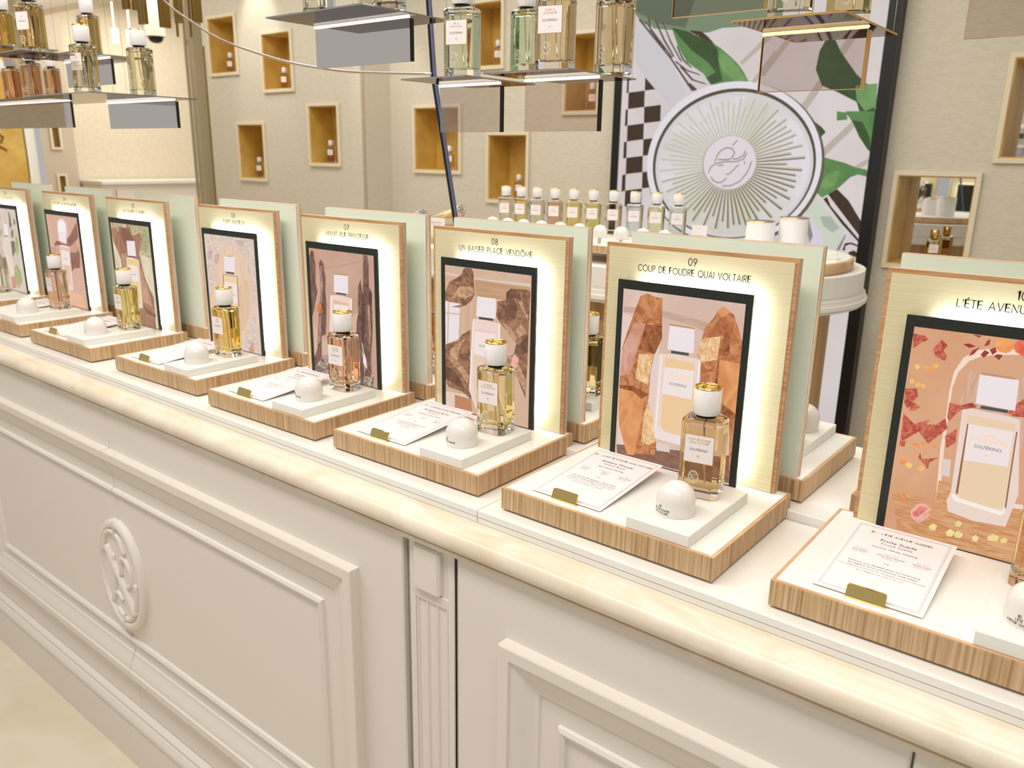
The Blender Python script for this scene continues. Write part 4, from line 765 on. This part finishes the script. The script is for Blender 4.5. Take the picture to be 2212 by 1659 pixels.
for i, r in enumerate(NL):
    niche('small cream framed gold niche with a bottle, %s' % WHERE[i], r, YL, .16)
    bottle('small perfume bottle inside the gold niche, %s' % WHERE[i], (r[0] + (r[1] - r[0]) * .30, YL + .085, r[2] + .0042), (236, 190, 110), .5, ['PARIS'], None, 'bottles in the wall niches', full=False)
WR = ['right behind the dark pole', 'behind the first tester bottles of the rear table', 'behind the green tinted hanging bottle', 'between the 04 bottle and the tan bottle', 'with a mirror back, right of the screen', 'with a mirror back, cut by the right edge']
for i, r in enumerate(NR):
    niche('cream framed gold niche %s' % WR[i], r, YR, .16, i > 3)
    if i < 4: bottle('small perfume bottle inside the gold niche %s' % WR[i], (r[0] + (r[1] - r[0]) * .56, YR + .08, r[2] + .0042), (236, 200, 120), .4, ['PARIS'], None, 'bottles in the wall niches', full=False)
r = NR[4]
bottle('gold capped bottle with a white label in the mirrored niche', (-.118, YR + .055, r[2] + .0042), (240, 206, 130), .35, ['PARIS'], '12', 'bottles in the mirrored niche', True, cap_mat=goldp)
b = MB()
for (h0, h1, z0, z1), lab in zip(HL, ('narrow gold niche on the grey wall at far left', 'small low gold niche on the grey wall at far left')):
    t = thing('wall_niche', lab, 'wall niche', (0, 0, 0), 0, 'gold niches on the far grey wall')
    b = MB(); f = .018
    for a in ((h0 - f, h1 + f, z1, z1 + f), (h0 - f, h1 + f, z0 - f, z0), (h0 - f, h0, z0, z1), (h1, h1 + f, z0, z1)): b.box(-6.899, -6.885, a[0], a[1], a[2], a[3])
    b.build('frame', framec, t)
    b = MB(); b.box(-6.995, -6.98, h0 - .05, h1 + .05, z0 - .02, z1 + .02); b.build('back_panel', goldleaf, t)

# ---------------------------------------------------------------- video screen on the back wall
TV = {"s":[["tvgreen",[-1452,2300,-1452,1929,-1419,1893,-1358,1842,-1244,1824,-1155,1805,-1070,1802,-1009,1815,-929,1813,-850,1803,-755,1805,-783,2223]],["tvdkgreen",[-1452,2300,-1452,1927,-1313,1857,-1179,1828,-1144,1933,-1216,2289]],["tvtan",[-779,1713,-976,1452,-959,1448,-763,1703]],["tvtan",[-809,1780,-920,1677,-909,1667,-792,1765]],["tvtan",[-684,1824,-832,1629,-811,1619,-661,1814]],["tvtan",[-492,1752,-728,1377,-698,1368,-465,1742]],["tvtan",[-444,1442,-567,1316,-550,1293,-428,1425]],["tvtan",[-362,1310,-488,1229,-477,1212,-362,1289]],["tvbrown",[-1452,1653,-1452,1650,-1452,1324,-1452,1021,-1452,1019,-1452,1324]],["tvbrown",[-1452,1637,-1442,1639,-1441,1577,-1452,1574]],["tvbrown",[-1360,1644,-1279,1650,-1276,1589,-1358,1583]],["tvbrown",[-1441,1577,-1358,1583,-1356,1514,-1440,1506]],["tvbrown",[-1452,1503,-1440,1506,-1438,1435,-1452,1432]],["tvbrown",[-1356,1514,-1273,1521,-1270,1452,-1353,1444]],["tvbrown",[-1438,1435,-1353,1444,-1351,1375,-1437,1365]],["tvbrown",[-1452,1362,-1437,1365,-1435,1293,-1452,1289]],["tvbrown",[-1351,1375,-1267,1384,-1264,1314,-1349,1303]],["tvbrown",[-1435,1293,-1349,1303,-1346,1231,-1434,1220]],["tvbrown",[-1452,1215,-1434,1220,-1432,1146,-1452,1140]],["tvbrown",[-1346,1231,-1261,1243,-1258,1172,-1344,1159]],["tvbrown",[-1432,1146,-1344,1159,-1342,1087,-1431,1073]],["tvgrey",[-1417,1705,-1353,1632,-1219,1506,-1151,1566,-1343,1851,-1423,1864]],["tvline",[-1412,1880,-1243,1710,-1128,1573,-1118,1576,-1235,1712,-1401,1881]],["tvline",[-1362,1880,-1350,1831,-1270,1745,-1262,1748,-1342,1834,-1355,1881]],["tvline",[-1328,1867,-1281,1786,-1227,1715,-1221,1718,-1273,1789,-1322,1870]],["tvline",[-1290,1857,-1248,1777,-1189,1693,-1184,1696,-1242,1780,-1286,1859]],["tvline",[-1214,1755,-1182,1699,-1136,1664,-1136,1670,-1174,1702,-1211,1761]],["tvline",[-1217,1695,-1158,1655,-1094,1635,-1095,1640,-1155,1660,-1212,1699]],["tvline",[-1192,1673,-1132,1617,-1072,1599,-1053,1598,-1124,1621,-1186,1678]],["tvline",[-1377,1867,-1306,1791,-1235,1712,-1229,1715,-1302,1794,-1372,1869]],["tvline",[-1154,1601,-1116,1572,-1103,1580,-1139,1607]],["tvleaf",[-1244,1834,-1172,1815,-1099,1784,-1048,1761,-1012,1739,-965,1704,-925,1670,-897,1636,-875,1603,-962,1597,-1041,1596,-1079,1641,-1161,1692,-1206,1754]],["tvleafdk",[-1244,1834,-1172,1815,-1099,1784,-1048,1761,-1023,1730,-1016,1691,-990,1611,-1041,1596,-1066,1624,-1023,1645,-1064,1687,-1142,1737]],["tvleaflt",[-1016,1733,-964,1698,-916,1650,-886,1607,-933,1602,-989,1644,-1016,1691]],["tvbrown",[-1156,1817,-1102,1808,-1073,1788,-1040,1757,-1099,1784,-1148,1807]],["tvleafdk",[-563,1774,-598,1702,-605,1635,-574,1575,-509,1548,-436,1512,-364,1344,-364,1477,-378,1552,-449,1612,-519,1697]],["tvleaflt",[-447,1570,-369,1576,-362,1494,-401,1478,-437,1520]],["tvleaf",[-505,1480,-467,1473,-462,1448,-502,1445]],["tvleaf",[-475,1479,-362,1477,-362,1329,-374,1339,-410,1384,-443,1440]],["tvleafdk",[-444,1446,-404,1439,-370,1381,-362,1329,-374,1339,-410,1388]],["tvleafdk",[-616,1452,-586,1442,-556,1421,-538,1403,-555,1384,-566,1354,-588,1395,-602,1422]],["tvleaf",[-554,1300,-529,1307,-497,1299,-451,1288,-409,1272,-368,1265,-362,1253,-362,1238,-395,1246,-424,1235,-460,1197,-491,1172,-524,1153,-552,1176,-553,1245]],["tvleaflt",[-514,1246,-468,1261,-475,1206,-514,1184,-537,1197]],["tvbrown",[-501,1166,-469,1189,-420,1147,-362,1069,-362,1001,-362,1014]],["tvbrown",[-518,1148,-504,1157,-486,1123,-427,1064,-362,1000,-362,989,-436,1057]],["tvmint",[-593,1100,-554,1169,-513,1115,-419,1034,-437,952,-501,954,-507,1010,-557,1071]],["tvmintdk",[-523,1080,-481,1082,-441,1039,-466,1020,-504,1042]],["tvlilac",[-608,1071,-585,1094,-561,1074,-508,1013,-500,979,-522,950,-569,950,-555,985,-571,1034]],["tvgreydk",[-580,1076,-563,1060,-542,1000,-553,971,-563,1006]],["tvgreydk",[-417,1016,-413,1013,-430,952,-444,951]],["tvbrown",[-420,953,-413,982,-389,987,-365,979,-362,972,-392,980,-410,971,-409,954]],["tvbrown",[-395,948,-375,957,-362,948,-362,930,-394,938]]],"logo":[[-918,1353,-901,1370],[-994,1283,-986,1309,-969,1331,-941,1342,-917,1336,-908,1319,-918,1301,-929,1293,-980,1292],[-913,1295,-889,1298,-867,1311,-862,1328],[-1019,1238,-1011,1261,-988,1276,-950,1284,-898,1285,-866,1296,-854,1319],[-978,1268,-956,1270],[-887,1272,-913,1245,-928,1232,-938,1234],[-1005,1219,-996,1206,-976,1197,-957,1198,-934,1216],[-950,1183,-912,1186,-871,1207,-842,1247,-830,1286],[-862,1285,-857,1279]]}
TC = {'tvgreen': (118, 134, 108), 'tvdkgreen': (92, 104, 82), 'tvtan': (186, 174, 160), 'tvbrown': (62, 46, 32), 'tvgrey': (204, 199, 202), 'tvline': (84, 68, 64), 'tvleaf': (98, 140, 84), 'tvleafdk': (62, 88, 48), 'tvleaflt': (118, 158, 98), 'tvmint': (202, 210, 192), 'tvmintdk': (170, 178, 168), 'tvlilac': (216, 206, 222), 'tvgreydk': (140, 134, 138)}
t = thing('video_screen', 'tall black framed video screen showing a silver fan disc and green leaves', 'screen', (0, 2.645, 0))
b = MB(); x0, x1, z0, z1 = -1.512, -.316, .04, 2.46
for a in ((x0, x0 + .036, z0, z1), (x1 - .046, x1, z0, z1), (x0 + .036, x1 - .046, z1 - .04, z1), (x0 + .036, x1 - .046, z0, z0 + .06)): b.box(a[0], a[1], -.012, .05, a[2], a[3])
b.box(x0 + .036, x1 - .046, .004, .05, z0, z1); b.build('frame', black, t)
b = MB(); mats = [picmat('tvbg', (217, 208, 207), (209, 200, 198), (3, 3, 3))]; mi = {}; y = [-.002]
quad(b, x0 + .036, x1 - .046, z0 + .06, z1 - .04, lambda u, v: (u, y[0], v))
def lay(m, rgb=None, rgb2=None, sc=(9, 9, 9)):
    if m not in mi: mi[m] = len(mats); mats.append(picmat(m, rgb or TC[m], rgb2 or ([max(c - 16, 0) for c in TC[m]] if m in TC and 'leaf' in m else None), sc))
    y[0] -= .00004; return mi[m]
fn = lambda u, v: (u, y[0], v)
for m, pts in TV['s']:
    k = lay(m); Q = [(pts[i] / 1000, pts[i + 1] / 1000) for i in range(0, len(pts), 2)]; Q = [p for i, p in enumerate(Q) if p != Q[i - 1]]
    if len(Q) > 2: poly(b, Q, fn, k)
def ell(cx, cz, rx, rz, m, rgb=None, rgb2=None, sc=(9, 9, 9)):
    k = lay(m, rgb, rgb2, sc); poly(b, [(cx + rx * math.cos(2 * PI * i / 64), cz + rz * math.sin(2 * PI * i / 64)) for i in range(64)], fn, k)
cx, cz = -.932, 1.272
ell(cx + .006, cz - .006, .398, .338, 'tvring0', (96, 88, 70)); ell(cx, cz, .392, .333, 'tvrim', (228, 222, 228)); ell(cx + .004, cz - .002, .366, .308, 'tvring1', (82, 74, 56)); ell(cx + .006, cz - .006, .354, .298, 'tvrim2', (214, 206, 208))
ell(cx + .008, cz - .008, .338, .283, 'tvface', (226, 219, 224), (200, 198, 176), (2.6, 2.6, 2.6))
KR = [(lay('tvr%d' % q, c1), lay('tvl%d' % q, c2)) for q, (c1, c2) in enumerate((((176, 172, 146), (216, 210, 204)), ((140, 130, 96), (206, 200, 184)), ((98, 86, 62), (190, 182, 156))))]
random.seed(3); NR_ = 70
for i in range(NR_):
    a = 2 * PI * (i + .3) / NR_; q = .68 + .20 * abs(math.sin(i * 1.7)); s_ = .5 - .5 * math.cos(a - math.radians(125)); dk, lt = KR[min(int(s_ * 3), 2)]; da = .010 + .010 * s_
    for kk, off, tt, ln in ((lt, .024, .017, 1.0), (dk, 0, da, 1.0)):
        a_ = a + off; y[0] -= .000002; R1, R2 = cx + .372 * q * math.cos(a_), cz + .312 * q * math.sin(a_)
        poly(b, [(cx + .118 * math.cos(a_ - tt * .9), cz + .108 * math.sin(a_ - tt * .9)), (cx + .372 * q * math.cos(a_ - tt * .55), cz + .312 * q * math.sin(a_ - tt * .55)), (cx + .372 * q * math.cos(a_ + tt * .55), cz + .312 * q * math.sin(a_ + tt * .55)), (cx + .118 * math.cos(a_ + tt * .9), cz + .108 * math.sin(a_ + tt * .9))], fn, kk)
ell(cx + .002, cz + .006, .122, .113, 'tvhubr', (176, 168, 152)); ell(cx + .004, cz + .008, .118, .109, 'tvhub', (224, 214, 219))
kl = lay('tvlogo', (150, 138, 122))
for pts in TV['logo']: ribbon(b, [(pts[i] / 1000, pts[i + 1] / 1000) for i in range(0, len(pts), 2)], .0052, fn, kl)
b.build('picture', mats, t)

# ---------------------------------------------------------------- rear table with testers
t = thing('tester_table', 'white table with a rounded end on an oak pedestal, behind the counter', 'table', (0, 0, 0))
def stadium(cx, cy, r, xl, n=28): return [(cx + r * math.cos(-PI / 2 + PI * i / n), cy + r * math.sin(-PI / 2 + PI * i / n)) for i in range(n + 1)] + [(xl, cy + r), (xl, cy - r)]
TCX, TCY = -.463, 1.612
b = MB(); b.prism(stadium(TCX, TCY, .405, -1.62), .945, 1.0); b.build('table_top', white_sat, t)
b = MB()
for r, z0, z1 in ((.402, .935, .945), (.412, .922, .936), (.418, .912, .923), (.408, .902, .912)): b.prism(stadium(TCX, TCY, r, -1.62), z0, z1)
b.build('moulded_apron', white_sat, t)
b = MB(); b.prism(stadium(TCX, TCY, .325, -1.55), .002, .902); smooth_by_angle(b.build('pedestal', oak_big, t), 30)
b = MB(); b.lathe([(.345, 1.0008), (.352, 1.002), (.352, 1.030), (.350, 1.031)], 64, 0, True, Matrix.Translation((-.440, 1.600, 0))); b.lathe([(.343, 1.0312), (.343, 1.0322)], 64, 1, True, Matrix.Translation((-.440, 1.600, 0)))
o = b.build('round_tray', [oak_edge, white]); tag(o, 'round oak tray with a white top on the rounded end of the rear table', 'tray')
b = MB(); b.box(-1.24, -.50, 1.262, 1.50, 1.0325, 1.052, 0, b=.001); b.box(-1.235, -.505, 1.267, 1.495, 1.0516, 1.0526, 1)
o = b.build('tester_tray', [oak, white]); tag(o, 'long oak tray carrying the row of ten tester bottles on the rear table', 'tray')
TBX = [-1.153, -1.090, -1.026, -.957, -.886, -.815, -.742, -.670, -.599, -.530]
TBC = [((244, 242, 228), 'clear'), ((240, 226, 160), 'yellow'), ((242, 236, 214), 'ivory'), ((232, 184, 150), 'pinkish brown'), ((246, 226, 120), 'bright yellow'), ((242, 228, 140), 'lemon yellow'), ((242, 214, 170), 'peach'), ((232, 240, 238), 'faint blue'), ((240, 240, 180), 'pale lime'), ((240, 242, 238), 'colourless')]
ORD = ['first', 'second', 'third', 'fourth', 'fifth', 'sixth', 'seventh', 'eighth', 'ninth', 'tenth']
for i, (x, (rgb, nm)) in enumerate(zip(TBX, TBC)):
    y_ = 1.420 + .002 * i
    b = MB(); b.box(x - .030, x + .030, 1.30, 1.462, 1.0527, 1.0685, b=.0008); tag(b.build('tester_riser', white), 'white riser under the %s tester bottle from the left on the rear table' % ORD[i], 'riser', 'white risers on the rear table')
    bottle('%s tester bottle, %s from the left in the row of ten' % (nm, ORD[i]), (x, y_, 1.0687), rgb, math.radians(22), ['PARIS'], None, 'row of ten tester bottles on the rear table', full=False)
    dome('white porcelain dome before the %s tester bottle of the rear table' % ORD[i], (x + .022, 1.326, 1.0687), None, 0, 'domes on the rear table')
t = thing('tube_rack', 'low oak rack holding hand cream tubes at left end of the rear table', 'rack', (0, 0, 0))
b = MB(); b.box(-1.60, -1.28, 1.30, 1.56, 1.0008, 1.022, b=.001); b.build('lower_tier', oak, t)
b = MB(); b.box(-1.56, -1.33, 1.36, 1.53, 1.0224, 1.045, b=.001); b.build('upper_tier', oak_edge, t)
def cream_tube(label, a, c, m):
    a, c = Vector(a), Vector(c); d = (c - a).normalized(); L = (c - a).length
    t = thing('cream_tube', label, 'hand cream tube', a, 0, 'cream tubes on the oak rack'); q = d.to_track_quat('Z', 'Y').to_matrix().to_4x4()
    b = MB(); n = 20; vs = []; fs = []
    for k, (f, rx, ry) in enumerate(((0, .022, .001), (.02, .022, .0016), (.4, .0205, .012), (.78, .0185, .0185))):
        for i in range(n): an = 2 * PI * i / n; vs.append((rx * math.cos(an), ry * math.sin(an), f * L))
    for k in range(3):
        for i in range(n): j = (i + 1) % n; fs.append((k * n + i, k * n + j, (k + 1) * n + j, (k + 1) * n + i))
    fs.append(list(range(n))[::-1]); b.add(vs, fs, 0, True, q); b.build('tube_body', m, t)
    b = MB(); b.lathe([(.0175, .78 * L), (.0175, L)], 24, 0, True, q); cp = b.build('tube_cap', capw, t)
    b = MB(); b.lathe([(.0165, L), (.0165, L + .002)], 24, 0, True, q); b.lathe([(.006, L + .002), (.004, L + .006)], 8, 0, True, q)
    for i in range(6): b.sphere(q @ Vector((.010 * math.cos(i * PI / 3), .010 * math.sin(i * PI / 3), L + .0025)), .0035, 0, 8)
    b.build('cap_rosette', steel, cp)
cream_tube('white cream tube with a silver rosette cap, left on the oak rack', (-1.655, 1.50, 1.069), (-1.520, 1.40, 1.090), tubew)
cream_tube('white cream tube with a silver rosette cap, right behind the small card', (-1.505, 1.50, 1.069), (-1.350, 1.42, 1.113), tubey)
cream_tube('pale yellow cream tube lying between the two white tubes', (-1.60, 1.555, 1.069), (-1.440, 1.515, 1.095), tubey)
b = MB(); b.box(-.045, .045, 0, .001, 0, .062); o = b.build('price_card', paper, None, (-1.41, 1.345, 1.0225), (-.15, 0, -.1)); tag(o, 'small white standing card beside the cream tubes on the oak rack', 'card')
b = MB(); quad(b, -.03, .03, .046, .0475, lambda u, v: (u, -.0005, v)); quad(b, -.025, .025, .040, .041, lambda u, v: (u, -.0005, v)); b.build('printed_lines', inkg, o)
def candle(label, x, y, r, h, m):
    t = thing('candle_box', label, 'candle', (x, y, 1.0323), 0, 'white round candle boxes')
    b = MB(); b.lathe([(r, 0), (r, h)], 40); b.build('cylinder_box', m, t)
    b = MB(); b.lathe([(r + .0006, h), (r + .0006, h + .003), (r - .003, h + .0034)], 40, 0, True, None, False); b.build('gold_rim', goldp, t)
    b = MB(); b.lathe([(r - .003, h), (r - .003, h + .002)], 40)
    b.build('lid', pmat('blue_foil', (96, 116, 160), .2, .6), t)
candle('shorter white round candle box with a blue and gold lid, left of the pair', -.402, 1.74, .043, .080, capw)
candle('taller white round candle box with a blue and gold lid, right of the pair', -.322, 1.80, .043, .092, capw)
b = MB(); b.box(-.05, .05, -.03, .03, 0, .02, 0, b=.001); o = b.build('soap_box', tubew, None, (-.175, 1.60, 1.0323), (0, 0, .4)); tag(o, 'small flat cream box on the round tray', 'box')
t = thing('card_stand', 'small oak stand with an upright white card, right of the tester row', 'card stand', (-.44, 1.40, 1.0323), .25)
b = MB(); b.box(-.06, .0, -.03, .03, 0, .008); b.box(-.012, .004, -.030, .030, .008, .028); b.build('oak_block', oak_edge, t)
b = MB(); b.box(-.022, .020, .0, .0015, .026, .085); cd = b.build('upright_card', paper, t)
b = MB(); quad(b, -.014, .012, .055, .056, lambda u, v: (u, -.0004, v)); b.build('printed_lines', inkg, cd)
b = MB(); b.box(-.035, .035, 0, .0012, 0, .05); o = b.build('price_card', paper, None, (-.487, 1.36, 1.0323), (-.12, 0, .35)); tag(o, 'small white tilted card right after the last tester bottle', 'card')

# ---------------------------------------------------------------- far left of the shop
b = MB(); b.box(-6.98, -6.55, 2.62, 4.35, .01, 1.0, b=.004); b.box(-6.99, -6.52, 2.61, 4.37, 1.0, 1.03, b=.003)
tag(b.build('side_counter', cream), 'long low cream counter along the far left wall', 'counter')
t = thing('arched_panel', 'gold arched logo panel with a white jamb at far left', 'wall panel', (-7.0, 0, 0))
b = MB(); b.box(0, .05, 1.2, 2.215, .01, 2.4); gpn = b.build('gold_sheet', goldleaf, t)
b = MB()
for pl in ([(2.02, 1.55), (2.05, 1.50), (2.03, 1.45)], [(2.0, 1.42), (2.06, 1.37), (2.04, 1.33)], [(2.02, 1.30), (2.07, 1.27)]): ribbon(b, pl, .02, lambda u, v: (.0515, u, v))
b.build('scroll_strokes', brass, gpn)
b = MB(); vs = []; pf = [(2.218, .0), (2.300, .0)]
cv = [(2.222, .01), (2.222, .98), (2.226, 1.2), (2.224, 1.45), (2.205, 1.62), (2.17, 1.75), (2.12, 1.86), (2.05, 1.95)]
for y_, z_ in cv: vs += [(.06, y_, z_), (.06, y_ + .075, z_ + .02), (0.0, y_ + .075, z_ + .02), (0.0, y_, z_)]
fs = []
for k in range(len(cv) - 1):
    for i in range(4): j = (i + 1) % 4; fs.append((k * 4 + i, k * 4 + j, (k + 1) * 4 + j, (k + 1) * 4 + i))
b.add(vs, fs); b.build('white_jamb', white_sat, t)
b = MB(); b.box(-5.24, -5.16, 2.79, 2.845, .01, 2.03, b=.004); b.box(-5.25, -5.15, 2.78, 2.855, 1.02, 1.04)
tag(b.build('brass_column', brass), 'tall dark brass column at left of the inner wall with niches', 'column')
def ccam(label, loc, s=1.0):
    t = thing('dome_camera', label, 'security camera', loc)
    b = MB(); b.lathe([(.075 * s, 0), (.075 * s, CEIL - loc[2])], 24); b.build('housing', pmat('camera_housing', (190, 182, 166), .6), t)
    b = MB(); b.lathe([(.0, -.05 * s), (.03 * s, -.045 * s), (.05 * s, -.03 * s), (.06 * s, 0)], 24); b.build('dark_dome', black, t)
ccam('dark dome camera under the ceiling behind the pale yellow bottle', (-6.0, 2.93, 2.16))
ccam('dark dome camera above the brass column', (-5.3, 2.82, 2.07), .8)
for i, (y_, lab) in enumerate(((2.60, 'left white ceiling spotlight of the pair at far left'), (2.72, 'right white ceiling spotlight of the pair at far left'))):
    t = thing('ceiling_spotlight', lab, 'spotlight', (-6.0, y_, 2.08), 0, 'white spotlights at far left')
    b = MB(); b.lathe([(.028, 0), (.028, .10)], 20); b.lathe([(.006, .10), (.006, CEIL - 2.08)], 8); b.build('spot_body', capw, t)
    b = MB(); b.lathe([(.022, -.001), (.022, .001)], 20); b.build('spot_lens', lamp, t)
b = MB(); b.box(-6.99, -4.9, 2.2, 2.32, 2.28, CEIL - .001); struct(b.build('trim_3', ceilw))
for i, (x, y_, lab) in enumerate(((-6.94, 3.9, 'round ceiling downlight at the far left'),)):
    b = MB(); b.lathe([(.06, CEIL - .012), (.06, CEIL - .002)], 24, 0, True, Matrix.Translation((x, y_, 0))); tag(b.build('downlight', lamp), lab, 'downlight')
